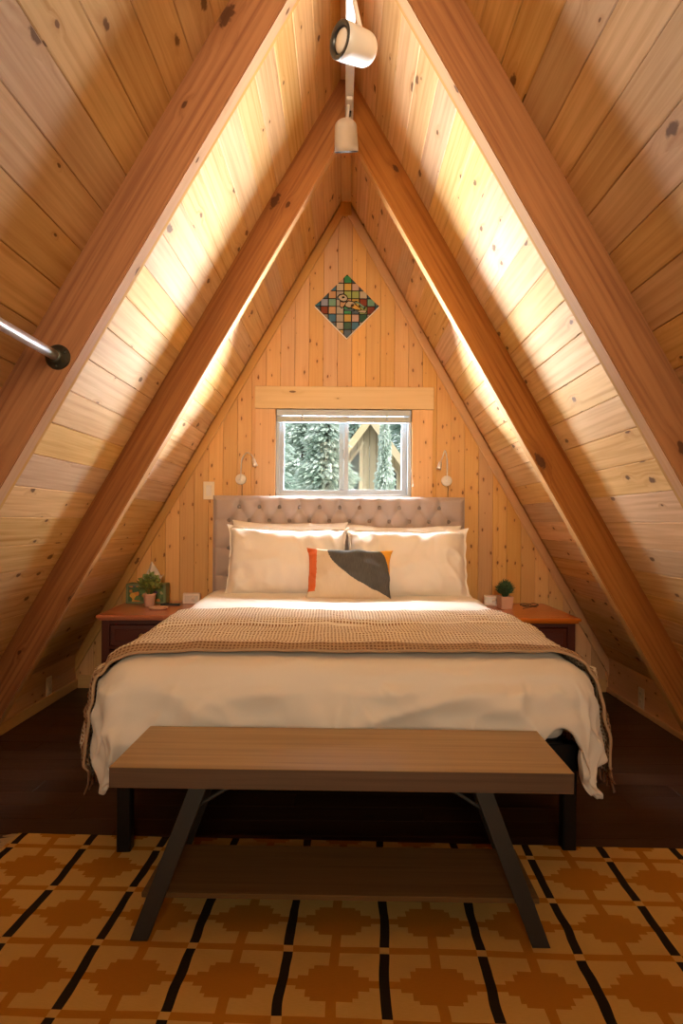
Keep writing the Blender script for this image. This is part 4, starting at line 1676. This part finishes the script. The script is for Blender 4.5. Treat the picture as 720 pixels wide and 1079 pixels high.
def clock(loc, rz, label, w_=0.105):
    root = tag(empty('bedside_clock', loc, rz), label, 'clock', 'small blush bedside clocks')
    m = MB()
    prof = [(-0.025, 0.0), (0.032, 0.0), (0.026, 0.052), (0.012, 0.066), (-0.012, 0.062)]
    b = len(m.v)
    for sx in (-1, 1):
        m.v.extend([(sx * w_ / 2, y_, z_) for y_, z_ in prof])
    n = len(prof)
    m.face([b + i for i in range(n)])
    m.face([b + n + i for i in range(n)][::-1])
    for i in range(n):
        m.face((b + i, b + (i + 1) % n, b + n + (i + 1) % n, b + n + i))
    o_ = m.build('body', M['clock'], root)
    bv = o_.modifiers.new('round', 'BEVEL')
    bv.width = 0.004
    bv.segments = 2
    m = MB()
    sl_m = Matrix.Translation((0, -0.0195, 0.031)) @ Matrix.Rotation(R(-12), 4, 'X')
    m.box((0, 0, 0), (w_ * 0.78, 0.003, 0.04), sl_m, bevel=0.001)
    f = m.build('display', M['clock_face'], root)
    m = MB()
    m.lathe([(0.0, 0.004), (0.012, 0.003), (0.013, 0.0)], sl_m @ Matrix.Translation((0.012, -0.001, 0)) @ Matrix.Rotation(R(90), 4, 'X'), 18)
    m.build('dial', M['clock'], f)
    return root


clock((-0.945, 4.18, NZT), R(6), 'small blush white clock on the nightstand with the tissue box')
clock((0.935, 4.19, NZT), R(-10), 'small blush white clock behind the square pot', 0.10)

eg = tag(empty('eyeglasses', (1.125, 4.0, NZT + 0.02), R(14)), 'dark folded eyeglasses lying on the cherry nightstand top', 'eyeglasses')
mb = MB()
for s in (-1, 1):
    pts = [(s * 0.031 + 0.025 * math.cos(a), 0.0, 0.020 + 0.018 * math.sin(a)) for a in np.linspace(0, 2 * PI, 25)]
    mb.tube(pts, 0.0022, 6)
mb.tube([(-0.007, 0, 0.025), (0, -0.002, 0.029), (0.007, 0, 0.025)], 0.002, 6)
fr_ = mb.build('frame', M['rubber'], eg)
for s in (-1, 1):
    mb = MB()
    mb.tube([(s * 0.056, 0.0, 0.027), (s * 0.056, 0.006, 0.027), (s * 0.02, 0.012 + 0.004 * s, 0.022), (-s * 0.045, 0.014 + 0.004 * s, 0.006)], 0.002, 6)
    mb.build('temple', M['rubber'], eg)
    mb = MB()
    mb.lathe([(0.0, 0.0006), (0.0235, 0.0006), (0.0235, -0.0006)], Matrix.Translation((s * 0.031, 0, 0.020)) @ Matrix.Rotation(R(90), 4, 'X') @ Matrix.Diagonal((1, 0.74, 1, 1)), 24)
    mb.build('lens', M['glass'], eg)

eg.rotation_euler = (R(-68), 0, R(10))
# ------------------------------------------------------------------ rug
RA = R(-1.9)
rug = tag(empty('rug', (0.112, 1.69, 0.0), RA), 'ochre and gold flatwoven rug with dark stripes and stepped diamonds under the bench', 'rug')
CW = 0.244
CH = 0.246
N = 20


def rug_cell(i, j):
    """i, j in 0..N-1 inside a cell whose corners are stripe crossings"""
    du = min(i + 0.5, N - i - 0.5)          # distance from the stripe line, in sub-cells
    dv = min(j + 0.5, N - j - 0.5)
    if du < 1.3 and dv < 1.0:
        return 0
    if du < 1.3:
        return 2
    if dv < 1.0:
        return 1
    x = abs(i + 0.5 - N / 2)
    z = abs(j + 0.5 - N / 2)
    if x < 1.0 or z < 1.0:
        return 1
    steps = [(4.0, 5.2), (5.4, 4.2), (7.0, 2.2)]
    for hx, hz in steps:
        if x < hx and z < hz:
            return 1
    return 0


XC0, XC1, YC0, YC1 = -5.1, 6.0, -5.0, 2.35     # in cells
mb = MB()
xs = np.arange(math.floor(XC0 * N), XC1 * N + 1) / N
ys = np.arange(YC0 * N, math.floor(YC1 * N) + 1) / N
nxs, nys = len(xs), len(ys)
for yy in ys:
    for xx in xs:
        wx = noise.noise((xx * 0.9, yy * 1.1, 3.0)) * 0.009 + noise.noise((xx * 3.1, yy * 3.3, 8.0)) * 0.004
        wy = noise.noise((xx * 0.8, yy * 0.9, 13.0)) * 0.006
        wz = 0.0075 + 0.0015 * noise.noise((xx * 2, yy * 2, 1.0))
        mb.v.append((xx * CW + wx, yy * CH + wy, wz))
for j in range(nys - 1):
    for i in range(nxs - 1):
        ci = int(round(xs[i] * N)) % N
        cj = int(round(ys[j] * N)) % N
        a = j * nxs + i
        mb.face((a, a + 1, a + nxs + 1, a + nxs), None, rug_cell(ci, cj), False)
rp = mb.build('weave', [M['rug_gold'], M['rug_ochre'], M['rug_dark']], rug, recalc=False)
md = rp.modifiers.new('thick', 'SOLIDIFY')
md.thickness = 0.006
md.offset = -1
mb = MB()
rnd = random.Random(2)
for side_x in (xs[0], xs[-1]):
    sgn = -1 if side_x < 0 else 1
    yy = ys[0] * CH
    while yy < ys[-1] * CH:
        x0 = side_x * CW + noise.noise((side_x * 0.9, yy / CH * 1.1, 3.0)) * 0.012
        mb.tube([(x0 - sgn * 0.01, yy, 0.006), (x0 + sgn * 0.018, yy + rnd.uniform(-.006, .006), 0.005), (x0 + sgn * rnd.uniform(.035, .05), yy + rnd.uniform(-.012, .012), 0.003)],
                [0.0024, 0.0028, 0.0018], 4)
        yy += 0.0085
tag(mb.build('fringe', M['rug_fringe'], rug), 'pale gold knotted fringe', None, None, 'stuff')
